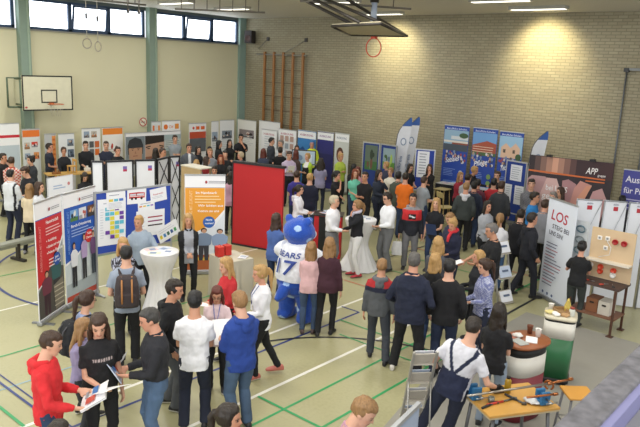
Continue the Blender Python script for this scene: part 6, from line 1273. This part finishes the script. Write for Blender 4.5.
P(385, 161, 1.6, -60, 'f', ('tee', '3a3c50'), BK, ('short', 'bl'), ('d', 'd'), 'short blond person half hidden behind the cream blouse woman', shift=(.05, .25))
P(400, 171, 1.74, 165, 'm', ('jacket', '4a5248'), DJ, ('short', 'bk'), ('f', 'f'), 'black-haired boy in grey-green jacket left of the orange T-shirt')
P(408.5, 172, 1.76, 170, 'm', ('tee', 'e0701c'), DJ, ('crop', 'dk'), ('f', 'f'), 'boy in bright orange T-shirt seen from behind')
P(409, 163, 1.7, 35, 'f', ('tee', '17171c'), BK, ('long', 'dk', .26), ('f', 'f'), 'woman with long dark hair in black handing something over behind orange T-shirt', hp=10, shift=(-.1, .25))
P(420.5, 175.5, 1.7, 135, 'm', ('tee', '8f969e'), DJ, ('crop', 'br'), ('f', 'f'), 'boy in grey T-shirt right of the orange T-shirt, seen from behind', hold=[('paper', 'R', 'white paper in the hand of the boy in grey T-shirt', 10, 0, .15, .21)])
P(430, 163.5, 1.68, 0, 'f', ('half', '1b1b20'), BK, ('long', 'br', .3), ('m', 'c'), 'woman with long brown hair in black under the white text board')
P(413.5, 192.5, 1.76, 5, 'm', ('hood', 'c42c30', p_nike), GY, ('short', 'bk'), ('d', 'd'), 'boy in red and navy sweatshirt with black logo square and grey jeans', hoodc='8a8a90', skin='m', hold=[('bag', 'R', 'small white carrier bag in the hand of the boy in red sweatshirt')])
P(437, 197, 1.7, -15, 'f', ('tank', '17181e'), DJ, ('long', 'bl', .26), ('d', 'f'), 'smiling woman with long wavy blond hair in black top and jeans', hold=[('clipboard', 'L', 'dark blue folder held by the smiling blond woman in black', 60, 0, .22, .3, '2a3c68')])
P(446, 211, 1.7, -50, 'm', ('long', '2a2e44'), NV, ('crop', 'db'), ('f', 'f'), 'boy with light brown hair in navy bending over a booklet', hp=25, shift=(.0, .15))
P(453, 217.5, 1.66, -30, 'f', ('jacket', '1c2038'), NV, ('bun', 'bl'), ('f', 'f'), 'blond girl in navy jacket with a red scarf', scarf='c4303a', hp=18, hold=[('phone', 'M', 'mobile phone held by the blond girl with the red scarf')])
P(334.5, 194.5, 1.76, 65, 'm', ('shirt', 'e6e6ec'), ('c', '77787c'), ('short', 'b8ac94'), ('f', 'h'), 'grey-haired man in white shirt and grey trousers at the red counter', hem=.03, belt='2a2422', hy=10)
P(358, 199, 1.7, -70, 'f', ('long', '17181f'), ('c', 'e2e2e6'), ('pony', 'db', .15), ((.02, .3, -.3), 'm'), 'woman in black sweater and white trousers with red and white shoes', hem=-.02, shoe='b0303c', scarf='c0bccc', hold=[('cup', 'R', 'paper cup in the hand of the woman in white trousers', 'd8cfc4')])
P(376.5, 190.5, 1.8, -55, 'm', ('shirt', 'e6e8ee'), ('c', '6c6e72'), ('short', 'dk'), ('h', 'f'), 'tall dark-haired man with glasses in white shirt at the white round table', hem=.03, belt='2a2422', glasses=1, hp=10)
# --- crowd before the blue banners
P(467, 181.5, 1.76, 175, 'm', ('hood', '3a4040'), BK, ('crop', 'db'), ('p', 'p'), 'boy in dark grey-green hoodie with pale grey hood, seen from behind', hoodc='c8c8d0')
P(474.5, 180.5, 1.74, 175, 'm', ('jacket', '232a3c'), DJ, ('short', 'bk'), ('p', 'p'), 'black-haired boy in navy jacket beside the pale hood')
P(470, 173, 1.78, 150, 'm', ('tee', '9a9ca4'), DG, ('crop', 'dk'), ('f', 'f'), 'man in light grey T-shirt in front of the tall blue banners')
P(472.5, 164.5, 1.78, 60, 'f', ('jacket', '1c1e28'), BK, ('short', 'bl'), ('f', 'o'), 'blond person in dark jacket reaching forward before the tall blue banners', lean=15, hold=[], shift=(0, .15))
P(462, 171.5, 1.66, 40, 'f', ('long', '8a2434'), BK, ('long', 'db', .2), ('k', 'k'), 'woman with light hair in dark red top left of the grey T-shirt', shift=(-.15, .2))
P(493, 170, 1.84, -20, 'm', ('long', '15161b'), BK, ('short', 'br'), ('k', 'k'), 'bearded man in black facing the camera between banner and notice board', shift=(0, .3))
P(488.5, 177, 1.74, 175, 'm', ('long', 'b02a34'), DG, ('short', 'bk'), ('f', 'f'), 'black-haired boy in red jersey seen from behind')
P(482.5, 178.5, 1.7, 170, 'm', ('jacket', '5c2a3a'), DG, ('crop', 'bk'), ('d', 'f'), 'black-haired person in dark wine jacket left of the red jersey', shift=(-.05, .1))
P(502, 180, 1.8, 165, 'm', ('jacket', '303338'), BK, ('short', 'br'), ('p', 'p'), 'brown-haired boy in long dark grey jacket, seen from behind by the notice board')
P(488, 200, 1.68, 35, 'f', ('long', 'a3a6ae'), BK, ('bob', 'dk'), ('k', 'k'), 'woman with dark bob in light grey knit jumper')
P(504.5, 213, 1.64, 175, 'f', ('long', 'dddde4'), ('jeans', '44628c'), ('pony', 'db', .12), ('f', 'f'), 'girl with ponytail in white sweatshirt and blue jeans, seen from behind')
P(519, 208, 1.76, 165, 'm', ('jacket', '1a1b21'), BK, ('crop', 'dk'), ('f', 'f'), 'dark-haired person in black jacket right of the girl in white sweatshirt', legs=((.1, .12), (-.1, -.15)))
P(531.5, 211.5, 1.76, 120, 'm', ('hood', '191b24'), ('c', '1b1e28'), ('short', 'dk'), ('p', 'p'), 'boy in black hoodie and black trousers left of the LOS banner', legs=WK, shoe='1a1a1c')
P(535, 191, 1.8, 80, 'm', ('tee', '2b7cc0'), DJ, ('short', 'dk'), ('f', 'f'), 'boy in bright blue T-shirt in front of the dark photo banner')
P(546, 198.5, 1.8, 150, 'm', ('shirt', '85878f'), BK, ('crop', 'br'), ('f', 'f'), 'man in grey shirt with his back turned, left of the LOS banner')
P(543, 179, 1.74, 0, 'm', ('shirt', '74757a', p_plaid('5e5f66')), BK, ('short', 'dk'), ('k', 'k'), 'young man in grey checked shirt under the white lettering of the dark banner', shift=(-.0, -.2))
P(554, 191, 1.76, -20, 'm', ('shirt', '8b8c92'), BK, ('short', 'gr'), ('k', 'k'), 'man with glasses in grey shirt right of the bright blue T-shirt', glasses=1)
P(564.5, 186.5, 1.7, -50, 'f', ('jacket', '6a6860'), BK, ('bob', 'br'), ('k', 'k'), 'brown-haired woman in grey-brown jacket above the LOS banner', shift=(.0, .1))
P(583, 240, 1.6, 170, 'f', ('tee', '16171a'), ('c', '353b38'), ('bun', 'bk'), ((-.08, .32, -.1), (.0, .34, -.15)), 'woman in black T-shirt with dark bun working at the socket board', hem=-.1, hp=5)
P(625, 195, 1.74, 170, 'm', ('tee', '2a2a32'), BK, ('short', 'bk'), ('d', 'd'), 'dark-haired person half hidden behind the white glossy panels', shift=(-.1, .2))
# --- back left
P(49, 142.5, 1.76, 80, 'm', ('polo', '232838'), BK, ('short', 'dk'), ('k', 'k'), 'man in navy polo seen from the side by the left wall')
P(63.5, 146.5, 1.7, 5, 'f', ('long', '15161c'), BK, ('bun', 'br'), ('t', 't'), 'woman in black sweater behind the honey coloured table')
P(85.5, 140.5, 1.82, 5, 'm', ('half', '16171d'), BK, ('short', 'dk'), ('k', 't'), 'man in black shirt with rolled sleeves behind the wooden table')
P(106, 140.5, 1.84, 0, 'm', ('half', '20263a'), NV, ('crop', 'br'), ('c', 'c'), 'broad man in navy shirt before the orange-headed banner', fat=1.15)
P(117.5, 146, 1.76, 30, 'm', ('tee', '16171b'), BK, ('short', 'dk'), ('k', 'k'), 'person in black at the left edge of the wall of faces')
P(85, 173, 1.5, 10, 'f', ('long', '1b1a1e'), BK, ('long', 'dk', .3), ('f', 'f'), 'woman with long dark hair bending down left of the white exhibition panels', hp=30)
P(2.5, 152.5, 1.76, 60, 'm', ('jacket', '1d1a1c'), BK, ('short', 'dk'), ('k', 'k'), 'dark-haired man in black at the very left edge')
P(11, 156, 1.72, 175, 'm', ('shirt', 'b84a40', p_plaid('dcc8c0', .045)), DJ, ('crop', 'br'), ('k', 'k'), 'person in red and white checked shirt seen from behind at the left edge')
P(31, 155, 1.7, -60, 'f', ('jacket', '2a2e34'), BK, ('bun', 'bk'), ('k', 'k'), 'woman with black bun in dark jacket before the orange-headed banner')
P(24, 165.5, 1.74, -55, 'm', ('tee', '1b1d24'), BK, ('short', 'br'), ('f', 'f'), 'boy in black T-shirt holding out a white sheet at the left', hp=20, hold=[('paper', 'M', 'white sheet held out by the boy in black T-shirt at the left', 20, 0, .3, .3)])
P(10, 168.5, 1.76, 140, 'm', ('jacket', 'd4d8de', p_stripe), NV, ('crop', 'bk'), ('f', 'f'), 'boy in white jacket with black side stripes at the left edge')
P(18.5, 184.5, 1.6, 160, 'f', ('tee', 'd4c4a8'), BK, ('long', 'db', .2), ('f', 'f'), 'girl with long light brown hair in cream T-shirt seen from behind at the left', legs=((.1, .05), (-.14, -.05)), shoe='8a8890', fix=1, shift=(-.05, .25))
P(38.5, 181, 1.66, 65, 'f', ('tee', 'cfd0d6'), BK, ('bob', 'br'), ('k', 'k'), 'girl with brown hair in white T-shirt behind the red banner')
P(155.5, 147.5, 1.72, 170, 'f', ('long', '1f1f24'), BK, ('bob', 'dk'), ('k', 'k'), 'dark-haired person in front of the close-up of eyes')
P(162.5, 147.5, 1.78, 60, 'm', ('long', '2c3440'), BK, ('crop', 'br'), ('k', 'k'), 'brown-haired young man right of the dark-haired person before the faces')
P(175, 134.5, 1.86, 10, 'm', ('polo', '8c949c'), DG, ('short', 'br'), ('c', 'c'), 'tall man in grey polo at the right end of the wall of faces')
P(189, 143, 1.82, 10, 'm', ('jacket', '565b64', p_open('d8dce4', .045)), DG, ('short', 'br'), ('p', 'h'), 'man in grey suit with white shirt behind the tan counter')
P(200.5, 145.5, 1.7, 30, 'f', ('jacket', '26262c'), BK, ('long', 'dk', .2), ('k', 'k'), 'woman with long dark hair right of the man in grey suit')
P(207, 146, 1.7, -20, 'f', ('jacket', '1c1c22'), BK, ('bob', 'bk'), ('k', 'k'), 'black-haired woman beside the grey shirt boy')
P(211.5, 148, 1.76, 5, 'm', ('shirt', '8f939c'), DG, ('crop', 'db'), ('d', 'd'), 'boy in light grey shirt facing the camera above the orange banner')
P(220, 154, 1.7, -10, 'f', ('long', '1b1c20'), BK, ('bob', 'rd'), ('k', 'k'), 'red-haired woman in black above the orange banner')
P(228, 150, 1.72, 0, 'm', ('long', '1a1c22'), BK, ('short', 'bk'), ('t', 'k'), 'black-haired boy in dark top right of the red-haired woman')
P(219, 140, 1.72, 70, 'f', ('jacket', '1c2024'), BK, ('bob', 'bk'), ('k', 'k'), 'black-haired woman in dark jacket before the wide white roll-up')
P(229.5, 139, 1.72, 20, 'f', ('long', '17181c'), BK, ('long', 'dk', .24), ('k', 'k'), 'woman with long dark hair in black before the wide white roll-up')
P(241, 133.5, 1.86, 5, 'm', ('half', '17181d'), BK, ('short', 'bk'), ('o', 'm'), 'man in black with rolled sleeves before the tall white roll-up', skin='m')
P(237, 151, 1.7, -60, 'f', ('jacket', '3c4048'), BK, ('short', 'b8a88c'), ('k', 'k'), 'fair-haired person above the top left corner of the red partition')
P(217.5, 165.5, 1.68, 0, 'm', ('tee', '22242a'), BK, ('short', 'dk'), ('k', 'k'), 'dark-haired boy whose face shows just above the orange banner')
P(227, 165.5, 1.7, 170, 'm', ('jacket', '1b1d22'), BK, ('short', 'bk'), ('k', 'k'), 'black-haired person between the orange banner and the red partition')
P(204.5, 156, 1.68, 100, 'f', ('long', '8e2228'), BK, ('bob', 'br'), ('k', 'k'), 'brown-haired person in red and black left of the red-haired woman')
P(199.5, 159, 1.6, 170, 'f', ('long', '6a6c70'), BK, ('bob', 'bl'), ('k', 'k'), 'blond person behind the tan counter')
P(231, 171, 1.66, 175, 'f', ('long', 'b890a4'), BK, ('long', 'dk', .15), ('d', 'd'), 'dark-haired girl in pink top beside the left edge of the red partition')
P(271.5, 137, 1.82, 75, 'm', ('shirt', '3a3e48'), BK, ('short', 'bk'), ('k', 'k'), 'black-haired man in profile behind the red partition')
P(277, 139, 1.84, -50, 'm', ('shirt', 'c4c8d0'), DG, ('crop', 'gr'), ('k', 'k'), 'grey-haired man in pale shirt talking behind the red partition', shift=(.1, .1))
P(263.5, 148, 1.7, 165, 'f', ('jacket', '3a4258'), BK, ('bob', 'au'), ('k', 'k'), 'brown-haired woman seen from behind above the red partition')
P(280.5, 146.5, 1.74, 175, 'm', ('jacket', '121317'), BK, ('short', 'dk'), ('k', 'k'), 'dark-haired person in black seen from behind above the right end of the red partition')
P(291, 144.5, 1.68, 10, 'f', ('long', '5a5458'), BK, ('bob', 'br'), ('k', 'k'), 'brown-haired person behind the man in pale lilac shirt', shift=(0, .3))
P(304, 150, 1.62, 150, 'f', ('long', '4a3c3a'), BK, ('bob', 'au'), ('k', 'k'), 'auburn-haired person in front of the flat screen', shift=(.2, -.6))
# --- costumed figure
def plush():
    Pt = at(299, 214, 1.86); loc = Vector((Pt.x, Pt.y, 0)); ang = math.atan2(-loc.y, -loc.x)+R(142)
    t = thing('costumed_figure', 'person in a big blue plush animal costume with white dots and white sports jersey', 'costumed person', loc, ang-math.pi/2); t.scale = (1.0, 1.0, .88)
    sh = [skin_rings([ring((0, y, z), (1, 0, 0), (0, 1, 0), rx, ry, 20, 2.2) for z, rx, ry, y in ((.5, .18, .17, 0), (.62, .30, .27, 0), (.8, .35, .33, .02), (1.0, .34, .33, .03), (1.2, .31, .28, .02), (1.4, .27, .22, 0), (1.52, .2, .17, 0), (1.6, .14, .13, 0))])]
    sh.append(ball((0, .02, 1.78), (.27, .27, .26), 20, 12)); sh.append(ball((0, .25, 1.68), (.17, .16, .13), 14, 8))
    for q in (1, -1):
        sh.append(ball((q*.19, -.02, 2.0), (.08, .05, .09))); sh.append(ball((q*.1, .16, 1.98), (.07, .06, .07)))
        sh.append(tube([(q*.16, 0, .72), (q*.19, .02, .5), (q*.2, .02, .3), (q*.2, .0, .1)], [.19, .175, .15, .13], 14)); sh.append(skin_rings([ring((q*.21, y, .09), (1, 0, 0), (0, 0, 1), rx, rz, 14, 2.6) for y, rx, rz in ((-.16, .06, .05), (-.1, .12, .085), (.08, .14, .085), (.22, .13, .07), (.28, .07, .04))]))
        a = (q*.28, 0, 1.38); e = (q*.48, .14, 1.22) if q > 0 else (q*.46, .18, 1.25); w_ = (q*.26, .42, 1.24) if q > 0 else (q*.3, .42, 1.3)
        sh.append(tube([a, ((a[0]+e[0])/2, (a[1]+e[1])/2, 1.31), e, ((e[0]+w_[0])/2, (e[1]+w_[1])/2+.02, 1.23), w_], [.12, .12, .115, .105, .09], 14))
        sh.append(ball(w_, (.095, .1, .085)))
        for k_ in range(4): sh.append(tube([w_, (w_[0]-q*.06, w_[1]+.06+.0*k_, w_[2]+.06-.04*k_), (w_[0]-q*.13, w_[1]+.06, w_[2]+.06-.045*k_)], [.035, .034, .025], 8))
    sh.append(tube([(0, -.28, .75), (0, -.42, .6), (0, -.52, .55)], [.12, .09, .04], 10))
    me = fuse(sh, .018, 2, .02)
    rs = np.random.RandomState(5); sp = []
    vn = np.empty(len(me.vertices)*3); me.vertices.foreach_get('co', vn); vn = vn.reshape(-1, 3)
    for i in rs.permutation(len(vn)):
        if all(np.linalg.norm(vn[i]-q_) > .27 for q_ in sp): sp.append(vn[i])
        if len(sp) > 90: break
    sp = np.array(sp)
    def cc(v):
        c = np.tile(np.array(lin('1f4db0')), (len(v), 1)); d = np.linalg.norm(v[:, None]-sp[None], axis=2).min(1); c[d < .062] = lin('a4c2ea')
        c[(np.linalg.norm(v-np.array((0, .31, 1.66)), axis=1) < .16)] = lin('d8d8dc')
        for q in (1, -1): c[np.linalg.norm(v-np.array((q*.1, .225, 1.96)), axis=1) < .05] = (.8, .8, .82); c[np.linalg.norm(v-np.array((q*.1, .24, 1.97)), axis=1) < .02] = (.01, .01, .01)
        return c
    colour(me, cc); put('plush_body', me, M_PLUSH, t)
    js = [skin_rings([ring((0, y, z), (1, 0, 0), (0, 1, 0), rx, ry, 20, 2.2) for z, rx, ry, y in ((.86, .375, .355, .02), (1.0, .37, .355, .03), (1.2, .34, .31, .02), (1.4, .295, .245, 0), (1.52, .22, .19, 0), (1.57, .17, .15, 0))])]
    for q in (1, -1): js.append(tube([(q*.22, 0, 1.42), (q*.3, 0, 1.38), (q*.4, .08, 1.3)], [.15, .15, .15], 14))
    me = fuse(js, .016, 2, .03)
    colour(me, 'dfe2ea'); jo = put('jersey', me, M_CLOTH, t)
    A = Art(0, .002); A.text('BEARS', -.19, 1.33, .1, '27408e', .38); A.text('17', -.17, 1.02, .26, '27408e', .34)
    # wrap the lettering on the back of the jersey
    vv = []
    for (x, y, z) in A.v: 
        aa = x/.36; rr_ = .345 if z < 1.25 else .30+.0*(z-1.25)
        ryy = np.interp(z, [.86, 1.0, 1.2, 1.4, 1.52], [.355, .355, .31, .245, .19]); rxx = np.interp(z, [.86, 1.0, 1.2, 1.4, 1.52], [.375, .37, .34, .295, .22]); ph = x/ryy
        vv.append(((rxx+.02)*math.sin(ph), .02-(ryy+.04)*math.cos(ph), z))
    A.v = vv; A.build('jersey_lettering', jo)
plush()
build_people()
bpy.data.objects.remove(_tmp)
